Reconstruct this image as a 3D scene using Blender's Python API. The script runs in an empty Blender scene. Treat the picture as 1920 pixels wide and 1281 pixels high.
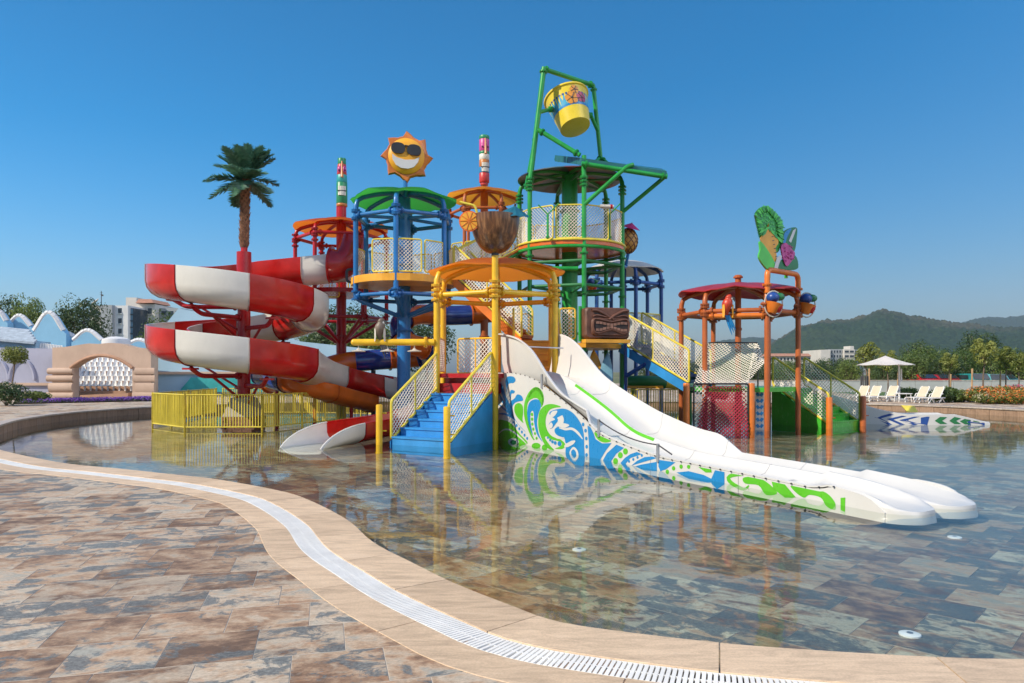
import bpy, bmesh, math, random
from mathutils import Vector, Matrix, noise
R = math.radians
V = Vector
S = bpy.context.scene
COL = S.collection

# ------------------------------------------------------------------ camera, sky, sun, exposure
F, HZ, H = 1370.0, 697.0, 1.85          # focal length in photo pixels, horizon row, eye height above the water
cam_data = bpy.data.cameras.new("camera")
cam = bpy.data.objects.new("camera", cam_data)
COL.objects.link(cam)
cam.location = (0, 0, H)
cam.rotation_euler = (R(90), 0, 0)
cam_data.sensor_width = 36.0
cam_data.lens = 36.0 * F / 1920.0
cam_data.shift_y = (HZ - 640.5) / 1920.0
cam_data.clip_start = 0.05
cam_data.clip_end = 20000
S.camera = cam

SUN_AZ = math.atan2(-0.87, -0.50)        # the sun stands to the left, a little behind the viewer
SUN_EL = R(37)
world = bpy.data.worlds.new("World")
S.world = world
world.use_nodes = True
wn = world.node_tree.nodes
wl = world.node_tree.links
sky = wn.new("ShaderNodeTexSky")
sky.sky_type = 'NISHITA'
sky.sun_disc = False
sky.sun_elevation = SUN_EL
sky.sun_rotation = -SUN_AZ
sky.altitude = 0
sky.air_density = 1.0
sky.dust_density = 2.2
sky.ozone_density = 5.0
bg = wn["Background"]
bg.inputs["Strength"].default_value = 0.13
hs = wn.new("ShaderNodeHueSaturation")      # the photograph's richer blue, the same over the whole sky
hs.inputs["Hue"].default_value = .492
hs.inputs["Saturation"].default_value = 1.46
wl.new(sky.outputs[0], hs.inputs["Color"])
wl.new(hs.outputs[0], bg.inputs["Color"])

sd = bpy.data.lights.new("sun", 'SUN')
sd.energy = 4.5
sd.angle = R(0.53)
sd.color = (1.0, 0.90, 0.75)
sun = bpy.data.objects.new("sun", sd)
COL.objects.link(sun)
sun_dir = V((math.sin(SUN_AZ) * math.cos(SUN_EL), math.cos(SUN_AZ) * math.cos(SUN_EL), math.sin(SUN_EL)))
sun.location = sun_dir * 60
sun.rotation_euler = (-sun_dir).to_track_quat('-Z', 'Y').to_euler()

S.view_settings.view_transform = 'Standard'
S.view_settings.look = 'None'
S.view_settings.exposure = 0.36
S.view_settings.gamma = 1.0
S.view_settings.use_curve_mapping = False
S.render.engine = 'CYCLES'
S.cycles.use_denoising = True
S.cycles.max_bounces = 8
S.cycles.diffuse_bounces = 5
S.cycles.glossy_bounces = 4
S.cycles.transparent_max_bounces = 16
S.cycles.caustics_reflective = False
S.cycles.caustics_refractive = False
S.cycles.sample_clamp_indirect = 6.0

# ------------------------------------------------------------------ measuring helpers
def X(px, y): return (px - 960.0) / F * y
def Z(py, y): return H + (HZ - py) / F * y
def at(px, py, y): return V((X(px, y), y, Z(py, y)))
def onz(px, py, z=0.0):
    y = F * (H - z) / (py - HZ)
    return V((X(px, y), y, z))

def lerp(a, b, t): return a + (b - a) * t
def interp(tab, x):
    if x <= tab[0][0]: return tab[0][1]
    for (a, b), (c, d) in zip(tab, tab[1:]):
        if x <= c: return b + (d - b) * (x - a) / max(1e-9, c - a)
    return tab[-1][1]
def catmull(pts, n=8, closed=False):
    P = [V(p) for p in pts]; out = []
    m = len(P)
    rng = range(m) if closed else range(m - 1)
    for i in rng:
        if closed: p0, p1, p2, p3 = P[i-1], P[i], P[(i+1) % m], P[(i+2) % m]
        else: p0, p1, p2, p3 = P[max(i-1, 0)], P[i], P[i+1], P[min(i+2, m-1)]
        for k in range(n):
            t = k / n
            out.append(0.5 * ((2*p1) + (p2-p0)*t + (2*p0-5*p1+4*p2-p3)*t*t + (3*p1-p0-3*p2+p3)*t*t*t))
    if not closed: out.append(P[-1])
    return out
def resample(pts, step):
    L = [0.0]
    for a, b in zip(pts, pts[1:]): L.append(L[-1] + (b - a).length)
    n = max(1, round(L[-1] / step)); out = []; j = 0
    for k in range(n + 1):
        s = L[-1] * k / n
        while j < len(L) - 2 and L[j+1] < s: j += 1
        t = (s - L[j]) / max(1e-9, L[j+1] - L[j])
        out.append(pts[j].lerp(pts[j+1], min(1, max(0, t))))
    return out
def bend(pts, rad, n=5):
    """polyline with rounded corners"""
    P = [V(p) for p in pts]; out = [P[0]]
    for a, b, c in zip(P, P[1:], P[2:]):
        d1 = (a - b); d2 = (c - b)
        r = min(rad, d1.length * .49, d2.length * .49)
        q1 = b + d1.normalized() * r; q2 = b + d2.normalized() * r
        for k in range(n + 1):
            t = k / n
            out.append(q1 * (1-t)**2 + b * (2*t*(1-t)) + q2 * t*t)
    out.append(P[-1])
    return out

# ------------------------------------------------------------------ mesh builder
BASE = {}
class MB:
    def __init__(s): s.v = []; s.f = []
    def add(s, vs, fs):
        n = len(s.v)
        s.v += [tuple(v) for v in vs]
        s.f += [[i + n for i in f] for f in fs]
        return s
    def box(s, c, sz, rz=0.0, M=None):
        x, y, z = sz[0]/2, sz[1]/2, sz[2]/2
        vs = [V((a*x, b*y, d*z)) for d in (-1, 1) for b in (-1, 1) for a in (-1, 1)]
        if M is None: M = Matrix.Rotation(rz, 3, 'Z')
        vs = [M @ v + V(c) for v in vs]
        return s.add(vs, [(0,2,3,1), (4,5,7,6), (0,1,5,4), (2,6,7,3), (0,4,6,2), (1,3,7,5)])
    def tube(s, pts, r, n=8, closed=False, caps=True):
        P = [V(p) for p in pts]; m = len(P)
        rs = r if isinstance(r, (list, tuple)) else [r] * m
        T = []
        for i in range(m):
            a = P[i-1] if (i > 0 or closed) else P[i]
            b = P[(i+1) % m] if (i < m-1 or closed) else P[i]
            t = b - a
            T.append(t.normalized() if t.length > 1e-9 else V((0, 0, 1)))
        u = T[0].orthogonal().normalized()
        vs = []
        for i in range(m):
            u = (u - T[i] * u.dot(T[i]))
            u = u.normalized() if u.length > 1e-6 else T[i].orthogonal().normalized()
            w = T[i].cross(u)
            for k in range(n):
                a = 2 * math.pi * k / n
                vs.append(P[i] + (u * math.cos(a) + w * math.sin(a)) * rs[i])
        fs = []
        for i in range(m if closed else m - 1):
            for k in range(n):
                a, b = i*n + k, i*n + (k+1) % n
                c, d = ((i+1) % m)*n + (k+1) % n, ((i+1) % m)*n + k
                fs.append((a, b, c, d))
        if caps and not closed:
            fs.append(tuple(reversed(range(n)))); fs.append(tuple(range((m-1)*n, m*n)))
        return s.add(vs, fs)
    def lathe(s, c, prof, n=16, M=None):
        M = M or Matrix.Identity(3); c = V(c)
        vs = []; fs = []
        for (r, z) in prof:
            for k in range(n):
                a = 2*math.pi*k/n
                vs.append(c + M @ V((r*math.cos(a), r*math.sin(a), z)))
        for i in range(len(prof)-1):
            for k in range(n):
                fs.append((i*n+k, i*n+(k+1) % n, (i+1)*n+(k+1) % n, (i+1)*n+k))
        fs.append(tuple(reversed(range(n)))); fs.append(tuple(range((len(prof)-1)*n, len(prof)*n)))
        return s.add(vs, fs)
    def ball(s, c, r, n=10, m=6, sc=(1, 1, 1)):
        c = V(c); vs = [c + V((0, 0, -r*sc[2]))]; fs = []
        for i in range(1, m):
            p = -math.pi/2 + math.pi*i/m
            for k in range(n):
                a = 2*math.pi*k/n
                vs.append(c + V((r*math.cos(p)*math.cos(a)*sc[0], r*math.cos(p)*math.sin(a)*sc[1], r*math.sin(p)*sc[2])))
        vs.append(c + V((0, 0, r*sc[2])))
        for k in range(n): fs.append((0, 1+(k+1) % n, 1+k))
        for i in range(m-2):
            for k in range(n):
                fs.append((1+i*n+k, 1+i*n+(k+1) % n, 1+(i+1)*n+(k+1) % n, 1+(i+1)*n+k))
        t = len(vs)-1
        for k in range(n): fs.append((t, 1+(m-2)*n+k, 1+(m-2)*n+(k+1) % n))
        return s.add(vs, fs)
    def grid(s, rows, flip=False):
        m = len(rows[0]); vs = [p for r in rows for p in r]; fs = []
        for i in range(len(rows)-1):
            for k in range(m-1):
                q = (i*m+k, i*m+k+1, (i+1)*m+k+1, (i+1)*m+k)
                fs.append(tuple(reversed(q)) if flip else q)
        return s.add(vs, fs)
    def shell(s, rows, off):
        """a grid with thickness; off(i,k)->Vector or constant Vector"""
        m = len(rows[0]); n = len(rows)
        o = off if callable(off) else (lambda i, k: off)
        top = [V(p) for r in rows for p in r]
        bot = [V(rows[i][k]) + o(i, k) for i in range(n) for k in range(m)]
        N = n*m; fs = []
        for i in range(n-1):
            for k in range(m-1):
                q = (i*m+k, i*m+k+1, (i+1)*m+k+1, (i+1)*m+k)
                fs.append(q); fs.append(tuple(N + j for j in reversed(q)))
        edge = [(0, k) for k in range(m)] + [(i, m-1) for i in range(1, n)] + [(n-1, k) for k in range(m-2, -1, -1)] + [(i, 0) for i in range(n-2, 0, -1)]
        idx = [i*m+k for i, k in edge]
        for a, b in zip(idx, idx[1:] + idx[:1]): fs.append((b, a, a+N, b+N))
        return s.add(top + bot, fs)
    def prism(s, poly, off):
        P = [V(p) for p in poly]; n = len(P); off = V(off)
        fs = [tuple(range(n)), tuple(reversed(range(n, 2*n)))]
        for i in range(n):
            j = (i+1) % n
            fs.append((j, i, i+n, j+n))
        return s.add(P + [p + off for p in P], fs)
    def net(s, p00, p10, p11, p01, sp=0.14, r=0.0105, sag=0.0):
        """rope net of diagonal strands across a quad"""
        p00, p10, p11, p01 = V(p00), V(p10), V(p11), V(p01)
        if not sag: return s.net_flat([p00, p10, p11, p01], sp, r)
        Lu = ((p10-p00).length + (p11-p01).length) / 2; Lv = ((p01-p00).length + (p11-p10).length) / 2
        nrm = (p10-p00).cross(p01-p00).normalized()
        def q(u, v):
            a, b = u/Lu, v/Lv
            return p00*(1-a)*(1-b) + p10*a*(1-b) + p11*a*b + p01*(1-a)*b + nrm * (sag * 16 * a*(1-a)*b*(1-b))
        for sg in (1, -1):
            c = -Lv + sp * .5
            while c < Lu:
                # u = c + v (sg=1) ; mirrored for sg=-1
                v0 = max(0, -c); v1 = min(Lv, Lu - c)
                if v1 - v0 > 0.02:
                    ns = 5 if sag else 1
                    pts = []
                    for k in range(ns+1):
                        v = lerp(v0, v1, k/ns); u = c + v
                        pts.append(q(u, v if sg == 1 else Lv - v))
                    s.tube(pts, r, 3, caps=False)
                c += sp
        return s
    def net_flat(s, quad, sp, r):
        """diagonal strands at 45 degrees to the level line, cut off at the edges of a flat convex quad"""
        nrm = (quad[1]-quad[0]).cross(quad[3]-quad[0]).normalized()
        e1 = V((0, 0, 1)).cross(nrm)
        e1 = e1.normalized() if e1.length > .2 else (quad[1]-quad[0]).normalized()
        e2 = nrm.cross(e1)
        P = [((p-quad[0]).dot(e1), (p-quad[0]).dot(e2)) for p in quad]
        for dx, dy in ((.7071, .7071), (.7071, -.7071)):
            nx, ny = -dy, dx
            ds = [x*nx + y*ny for x, y in P]
            c = min(ds) + sp*.35
            while c < max(ds):
                hits = []
                for i in range(4):
                    a, b = ds[i]-c, ds[(i+1) % 4]-c
                    if (a > 0) != (b > 0):
                        t = a/(a-b); (x0, y0), (x1, y1) = P[i], P[(i+1) % 4]
                        hits.append((x0 + (x1-x0)*t, y0 + (y1-y0)*t))
                if len(hits) == 2:
                    q = [quad[0] + e1*x + e2*y for x, y in hits]
                    if (q[1]-q[0]).length > .03: s.tube(q, r, 3, caps=False)
                c += sp*.72
        return s
    def build(s, name, mat, parent=None, smooth=False, angle=40, kind=None):
        b = BASE.get(parent, V((0, 0, 0)))
        me = bpy.data.meshes.new(name)
        vs = [(x-b.x, y-b.y, z-b.z) for x, y, z in s.v]
        me.from_pydata(vs, [], s.f)
        me.update()
        if smooth:
            me.polygons.foreach_set("use_smooth", [True]*len(me.polygons))
            me.set_sharp_from_angle(angle=R(angle))
        if mat: me.materials.append(mat)
        o = bpy.data.objects.new(name, me)
        COL.objects.link(o)
        if parent is not None:
            o.parent = parent
            BASE[o] = b
        if kind: o["kind"] = kind
        return o

def tag(o, label, cat, group=None):
    o["label"] = label; o["category"] = cat
    if group: o["group"] = group
    return o
def thing(name, label, cat, loc, group=None):
    o = bpy.data.objects.new(name, None)
    o.empty_display_size = .2
    COL.objects.link(o)
    o.location = V(loc); BASE[o] = V(loc)
    return tag(o, label, cat, group)
def solo(mb, name, mat, loc, label, cat, group=None, smooth=False, angle=40):
    """a thing that is one mesh, its origin at loc"""
    loc = V(loc)
    t = MB(); t.v = [(x-loc.x, y-loc.y, z-loc.z) for x, y, z in mb.v]; t.f = mb.f
    o = t.build(name, mat, None, smooth, angle)
    o.location = loc
    return tag(o, label, cat, group)
def structure(o):
    o["kind"] = "structure"; return o
def copy_tree(o, loc=None, rz=None, label=None, scale=None):
    def cp(src, par):
        c = src.copy(); COL.objects.link(c)
        if par is not None:
            c.parent = par
        for ch in src.children: cp(ch, c)
        return c
    c = cp(o, None)
    if loc is not None: c.location = V(loc)
    if rz is not None: c.rotation_euler = (0, 0, rz)
    if scale is not None: c.scale = (scale,)*3 if not isinstance(scale, (tuple, list)) else scale
    if label: c["label"] = label
    return c

# ------------------------------------------------------------------ materials
MATS = {}
def srgb(r, g, b):
    f = lambda c: (c/255/12.92) if c/255 <= 0.04045 else ((c/255+0.055)/1.055)**2.4
    return (f(r), f(g), f(b))
def new_mat(name):
    m = bpy.data.materials.new(name); m.use_nodes = True
    nt = m.node_tree
    return m, nt, nt.nodes, nt.links, nt.nodes["Principled BSDF"]
def nd(nt, typ, **kw):
    n = nt.nodes.new(typ)
    for k, v in kw.items():
        if hasattr(n, k): setattr(n, k, v)
        else: n.inputs[k].default_value = v
    return n
def math_(nt, op, a, b=None, c=None, clamp=False):
    n = nt.nodes.new("ShaderNodeMath"); n.operation = op; n.use_clamp = clamp
    for i, v in enumerate((a, b, c)):
        if v is None: continue
        if hasattr(v, "links"): nt.links.new(v, n.inputs[i])
        else: n.inputs[i].default_value = v
    return n.outputs[0]
def mixc(nt, fac, a, b, mode='MIX'):
    n = nt.nodes.new("ShaderNodeMix"); n.data_type = 'RGBA'; n.blend_type = mode
    for sock, v in ((n.inputs[0], fac), (n.inputs[6], a), (n.inputs[7], b)):
        if hasattr(v, "links"): nt.links.new(v, sock)
        elif isinstance(v, (int, float)): sock.default_value = v
        else: sock.default_value = (*v, 1) if len(v) == 3 else v
    return n.outputs[2]
def ramp(nt, fac, stops):
    n = nt.nodes.new("ShaderNodeValToRGB")
    el = n.color_ramp.elements
    while len(el) > 1: el.remove(el[0])
    el[0].position = stops[0][0]; el[0].color = (*stops[0][1], 1)
    for p, c in stops[1:]:
        e = el.new(p); e.color = (*c, 1)
    nt.links.new(fac, n.inputs[0])
    return n.outputs[0]
def noise_(nt, vec, scale, detail=4, rough=.55, dist=0.0):
    n = nt.nodes.new("ShaderNodeTexNoise")
    n.inputs["Scale"].default_value = scale; n.inputs["Detail"].default_value = detail
    n.inputs["Roughness"].default_value = rough; n.inputs["Distortion"].default_value = dist
    if vec is not None: nt.links.new(vec, n.inputs["Vector"])
    return n.outputs["Fac"]
def mapping(nt, vec, scale=(1, 1, 1), rot=(0, 0, 0)):
    n = nt.nodes.new("ShaderNodeMapping")
    n.inputs["Scale"].default_value = scale; n.inputs["Rotation"].default_value = rot
    nt.links.new(vec, n.inputs["Vector"])
    return n.outputs[0]
def bump(nt, bs, h, strength=.3, dist=.02):
    n = nt.nodes.new("ShaderNodeBump")
    n.inputs["Strength"].default_value = strength; n.inputs["Distance"].default_value = dist
    nt.links.new(h, n.inputs["Height"]); nt.links.new(n.outputs[0], bs.inputs["Normal"])
def paint(name, col, rough=.35, var=.2, scale=1.7, wear=.42, bmp=.0, coat=0.0, transl=None, metallic=0.0, rv=.25):
    """painted metal / gelcoat / plaster: colour with cloudy fading, fine dirt and a varying sheen"""
    if name in MATS: return MATS[name]
    m, nt, ns, lk, bs = new_mat(name)
    pos = nd(nt, "ShaderNodeNewGeometry").outputs["Position"]
    n1 = noise_(nt, pos, scale, 5)
    n2 = noise_(nt, mapping(nt, pos, (1, 1, .35)), scale*9, 5, .7)
    dark = tuple(c*(1-var) for c in col); lite = tuple(min(1, c*(1+var*.7)+.01) for c in col)
    c1 = ramp(nt, n1, [(.3, dark), (.7, lite)])
    dirt = math_(nt, 'SMOOTHSTEP', n2, .0, 1.0) if False else math_(nt, 'MULTIPLY', math_(nt, 'SUBTRACT', n2, .52, clamp=True), wear*2.2, clamp=True)
    grey = tuple(c*.55+.03 for c in col)
    lk.new(mixc(nt, dirt, c1, grey), bs.inputs["Base Color"])
    lk.new(math_(nt, 'ADD', math_(nt, 'MULTIPLY', n2, rv), rough-rv*.5, clamp=True), bs.inputs["Roughness"])
    bs.inputs["Metallic"].default_value = metallic
    bs.inputs["Coat Weight"].default_value = coat
    bs.inputs["Coat Roughness"].default_value = .12
    if bmp: bump(nt, bs, noise_(nt, pos, scale*22, 3), bmp, .01)
    if transl:
        tr = nd(nt, "ShaderNodeBsdfTranslucent"); tr.inputs[0].default_value = (*[c**.5 for c in col], 1)   # light crosses two skins
        mx = nd(nt, "ShaderNodeMixShader"); mx.inputs[0].default_value = transl
        lk.new(bs.outputs[0], mx.inputs[1]); lk.new(tr.outputs[0], mx.inputs[2])
        lk.new(mx.outputs[0], ns["Material Output"].inputs[0])
    MATS[name] = m
    return m
def slate(name, ang, tu, tv, shift, bright, blue, rough, patina=.5, palef=.5, tint=(1, 1, 1), palec=(.46, .41, .32)):
    """multicolour slate-look tile laid in rows; colour breaks from tile to tile"""
    m, nt, ns, lk, bs = new_mat(name)
    pos = nd(nt, "ShaderNodeNewGeometry").outputs["Position"]
    rp = mapping(nt, pos, (1, 1, 1), (0, 0, -ang))
    sx = nd(nt, "ShaderNodeSeparateXYZ"); lk.new(rp, sx.inputs[0])
    vrow = math_(nt, 'DIVIDE', sx.outputs[1], tv)
    row = math_(nt, 'FLOOR', vrow)
    ucol = math_(nt, 'ADD', math_(nt, 'DIVIDE', sx.outputs[0], tu), math_(nt, 'MULTIPLY', row, shift))
    colm = math_(nt, 'FLOOR', ucol)
    cx = nd(nt, "ShaderNodeCombineXYZ"); lk.new(row, cx.inputs[0]); lk.new(colm, cx.inputs[1])
    wnz = nd(nt, "ShaderNodeTexWhiteNoise", noise_dimensions='2D'); lk.new(cx.outputs[0], wnz.inputs["Vector"])
    r1 = wnz.outputs["Value"]
    sc = nd(nt, "ShaderNodeSeparateColor"); lk.new(wnz.outputs["Color"], sc.inputs[0])
    off = nd(nt, "ShaderNodeVectorMath", operation='SCALE'); lk.new(wnz.outputs["Color"], off.inputs[0]); off.inputs["Scale"].default_value = 40
    add = nd(nt, "ShaderNodeVectorMath", operation='ADD'); lk.new(rp, add.inputs[0]); lk.new(off.outputs[0], add.inputs[1])
    tp = add.outputs[0]
    st = mapping(nt, tp, (1.0, 1.5, 1.0), (0, 0, .35))
    n1 = noise_(nt, st, 2.8, 9, .68, .3)
    n2 = noise_(nt, st, 3.0, 11, .72, .5)
    n3 = noise_(nt, mapping(nt, tp, (1, 1.8, 1), (0, 0, .2)), 34, 8, .8)
    b = bright
    sca = lambda c: tuple(x*b for x in c)
    base = ramp(nt, math_(nt, 'ADD', math_(nt, 'MULTIPLY_ADD', n1, 1.7, -.35), math_(nt, 'MULTIPLY', math_(nt, 'SUBTRACT', sc.outputs[0], .5), .26)),
                [(.26, sca((.14, .088, .056))), (.40, sca((.26, .168, .104))), (.50, sca((.36, .25, .16))), (.60, sca((.43, .33, .23))), (.78, sca((.30, .295, .25)))])
    edge = math_(nt, 'ADD', n2, math_(nt, 'MULTIPLY', math_(nt, 'SUBTRACT', sc.outputs[1], .5), .17))
    msk = nd(nt, "ShaderNodeMapRange"); lk.new(math_(nt, 'ADD', edge, math_(nt, 'MULTIPLY', math_(nt, 'SUBTRACT', n3, .5), .16)), msk.inputs[0])
    msk.inputs[1].default_value = .60 - blue*.2; msk.inputs[2].default_value = .635 - blue*.2
    n4 = noise_(nt, mapping(nt, tp, (1.2, 2.0, 1.0), (0, 0, -.5)), 2.4, 9, .66, .9)
    pale = nd(nt, "ShaderNodeMapRange"); lk.new(math_(nt, 'ADD', n4, math_(nt, 'MULTIPLY', math_(nt, 'SUBTRACT', sc.outputs[2], .5), .32)), pale.inputs[0])
    pale.inputs[1].default_value = .56; pale.inputs[2].default_value = .66
    base = mixc(nt, math_(nt, 'MULTIPLY', pale.outputs[0], palef), base, sca(palec))
    rust = math_(nt, 'MULTIPLY', math_(nt, 'SUBTRACT', noise_(nt, st, 3.5, 8, .72, .8), .55, clamp=True), 3.2, clamp=True)
    base = mixc(nt, rust, base, sca((.36, .16, .065)))
    grey = ramp(nt, n3, [(.3, sca((.045, .052, .055))), (.52, sca((.12, .138, .14))), (.75, sca((.26, .27, .25)))])
    c = mixc(nt, math_(nt, 'MULTIPLY', msk.outputs[0], .9), base, grey)
    c = mixc(nt, .75, c, ramp(nt, n3, [(.3, (.4, .4, .4)), (.5, (1, 1, 1)), (.72, (1.5, 1.5, 1.5))]), 'MULTIPLY')
    c = mixc(nt, .5, c, ramp(nt, r1, [(0, (.72, .72, .72)), (1, (1.2, 1.2, 1.2))]), 'MULTIPLY')
    c = mixc(nt, 1.0, c, tint, 'MULTIPLY')
    # dust and foot traffic wash over many tiles
    big = noise_(nt, pos, .45, 3)
    c = mixc(nt, math_(nt, 'MULTIPLY', math_(nt, 'SUBTRACT', big, .45, clamp=True), patina), c, sca((.36, .33, .30)))
    fu = math_(nt, 'FRACT', ucol); fv = math_(nt, 'FRACT', vrow)
    g = None
    for f_, t_ in ((fu, tu), (fv, tv)):
        e = math_(nt, 'MINIMUM', f_, math_(nt, 'SUBTRACT', 1.0, f_))
        l = math_(nt, 'LESS_THAN', e, .0032 / t_)
        g = l if g is None else math_(nt, 'MAXIMUM', g, l)
    c = mixc(nt, math_(nt, 'MULTIPLY', g, .85), c, sca((.46, .42, .36)))
    lk.new(c, bs.inputs["Base Color"])
    lk.new(math_(nt, 'ADD', math_(nt, 'MULTIPLY', n3, .3), rough-.1), bs.inputs["Roughness"])
    bump(nt, bs, math_(nt, 'ADD', n3, math_(nt, 'MULTIPLY', n2, 1.5)), .35, .006)
    MATS[name] = m
    return m

M_yellow = paint("yellow pole paint", (.78, .46, .015), .32)
M_railyellow = paint("lemon railing paint", (.72, .58, .06), .38)
M_orange = paint("orange pole paint", (.66, .17, .015), .35)
M_rust = paint("burnt orange pole paint", (.42, .10, .018), .4)
M_blue = paint("blue pole paint", (.012, .15, .42), .3)
M_navy = paint("navy pole paint", (.012, .07, .27), .3)
M_bluestep = paint("sky blue step paint", (.02, .24, .58), .4)
M_green = paint("green pole paint", (.012, .28, .04), .3)
M_darkgreen = paint("dark green paint", (.012, .17, .05), .35)
M_red = paint("red pole paint", (.42, .005, .010), .3)
M_gelred = paint("red slide gelcoat", (.52, .009, .006), .22, var=.22, coat=.22, transl=.06)
M_gelwhite = paint("white slide gelcoat", (.72, .70, .64), .22, var=.06, wear=.18, coat=.4, transl=.08)
M_white = paint("white fibreglass", (.60, .59, .565), .3, var=.05, scale=.6, wear=.10, coat=.1, rv=.04)
M_orangegel = paint("orange gelcoat", (.75, .16, .012), .22, coat=.4, transl=.12)
M_bluegel = paint("blue gelcoat", (.012, .045, .26), .15, coat=.6)
M_greengel = paint("bright green gelcoat", (.05, .42, .03), .25, coat=.3)
M_canopyorange = paint("orange canopy", (.80, .27, .025), .35, transl=.72)
M_canopyred = paint("red orange canopy", (.74, .20, .02), .35, transl=.72)
M_canopygreen = paint("green canopy", (.05, .42, .06), .35, transl=.72)
M_canopycrimson = paint("crimson canopy", (.45, .02, .02), .35, transl=.2)
M_amber = paint("amber paint", (.76, .36, .025), .4)
M_canopywhite = paint("pale canopy", (.66, .62, .55), .4, transl=.2)
M_canopyamber = paint("amber canopy", (.76, .34, .03), .35, transl=.72)
M_net = paint("ivory rope", (.80, .75, .64), .8, var=.15, wear=.3)
M_netred = paint("crimson rope", (.36, .02, .045), .8, var=.2)
M_steel = paint("galvanised steel", (.45, .45, .46), .4, metallic=.8)
M_black = paint("black paint", (.02, .02, .022), .4)
M_dark = paint("charcoal", (.05, .05, .055), .5)
M_printblue = paint("print blue", (.012, .22, .52), .3, var=.06, wear=.08)
M_printgreen = paint("print green", (.10, .46, .015), .3, var=.06, wear=.08)
M_printnavy = paint("print navy", (.012, .06, .26), .35, var=.08, wear=.1)
# ------------------------------------------------------------------ setting: pool, paving, coping, drain, ground, hills
DECK_A = math.atan2(.2475, .969)
POOL_A = R(-43)
M_deck = slate("slate deck tile", DECK_A, .57, .54, .42, 1.10, .36, .62, .3, .6, (1.02, .98, .96))
M_poolfloor = slate("wet slate pool tile", POOL_A, .66, .50, .5, .86, .44, .35, .0, .7, (1.08, 1.0, .82), (.56, .58, .50))
def travertine(name, col):
    m, nt, ns, lk, bs = new_mat(name)
    pos = nd(nt, "ShaderNodeNewGeometry").outputs["Position"]
    oi = nd(nt, "ShaderNodeObjectInfo").outputs["Random"]
    cx = nd(nt, "ShaderNodeCombineXYZ"); lk.new(math_(nt, 'MULTIPLY', oi, 30), cx.inputs[2])
    ad = nd(nt, "ShaderNodeVectorMath", operation='ADD'); lk.new(pos, ad.inputs[0]); lk.new(cx.outputs[0], ad.inputs[1])
    n1 = noise_(nt, mapping(nt, ad.outputs[0], (1, 4.5, 1), (0, 0, .55)), 2.4, 9, .7, .8)
    n2 = noise_(nt, pos, 60, 5, .7)
    n3 = noise_(nt, pos, 1.1, 4)
    s = lambda k: tuple(c*k for c in col)
    c = ramp(nt, n1, [(.28, s(.62)), (.45, s(.90)), (.56, s(1.06)), (.72, (col[0]*1.1, col[1]*1.16, col[2]*1.25))])
    c = mixc(nt, .5, c, ramp(nt, n2, [(.3, (.7, .7, .7)), (.6, (1.12, 1.12, 1.12))]), 'MULTIPLY')
    c = mixc(nt, .6, c, ramp(nt, oi, [(0, (.82, .80, .78)), (1, (1.12, 1.12, 1.12))]), 'MULTIPLY')
    c = mixc(nt, math_(nt, 'MULTIPLY', math_(nt, 'SUBTRACT', n3, .5, clamp=True), 1.1), c, s(.55))
    lk.new(c, bs.inputs["Base Color"])
    bs.inputs["Roughness"].default_value = .55
    bump(nt, bs, n2, .25, .004)
    MATS[name] = m
    return m
M_coping = travertine("travertine coping", (.64, .47, .31))
M_capstone = travertine("pale cap stone", (.46, .39, .33))
M_rimstone = travertine("rough rim stone", (.32, .21, .14))
M_grate = paint("white drain grate", (.80, .78, .73), .5, var=.1, wear=.5, scale=3)
M_channel = paint("dark drain channel", (.14, .14, .13), .8)

def water_mat():
    m, nt, ns, lk, bs = new_mat("pool water")
    ns.remove(bs)
    pos = nd(nt, "ShaderNodeNewGeometry").outputs["Position"]
    a = noise_(nt, mapping(nt, pos, (1, 1.7, 1), (0, 0, .3)), 1.6, 3, .5, .4)
    b = noise_(nt, mapping(nt, pos, (1.4, 1, 1), (0, 0, -.5)), 7.0, 2, .5, .3)
    h = math_(nt, 'ADD', a, math_(nt, 'MULTIPLY', b, .3))
    bp = nd(nt, "ShaderNodeBump"); bp.inputs["Strength"].default_value = .015; bp.inputs["Distance"].default_value = .12
    lk.new(h, bp.inputs["Height"])
    fr = nd(nt, "ShaderNodeFresnel")
    bf = nd(nt, "ShaderNodeNewGeometry").outputs["Backfacing"]       # same interface strength from below, so daylight reaches the floor
    lk.new(math_(nt, 'ADD', 1.33, math_(nt, 'MULTIPLY', bf, 1/1.33-1.33)), fr.inputs["IOR"])
    gl = nd(nt, "ShaderNodeBsdfGlossy"); gl.inputs["Roughness"].default_value = .015
    tr = nd(nt, "ShaderNodeBsdfTransparent"); tr.inputs[0].default_value = (.92, .96, .93, 1)
    lk.new(bp.outputs[0], gl.inputs["Normal"]); lk.new(bp.outputs[0], fr.inputs["Normal"])
    mx = nd(nt, "ShaderNodeMixShader")
    lk.new(fr.outputs[0], mx.inputs[0]); lk.new(tr.outputs[0], mx.inputs[1]); lk.new(gl.outputs[0], mx.inputs[2])
    lk.new(mx.outputs[0], ns["Material Output"].inputs[0])
    return m
M_water = water_mat()

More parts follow.
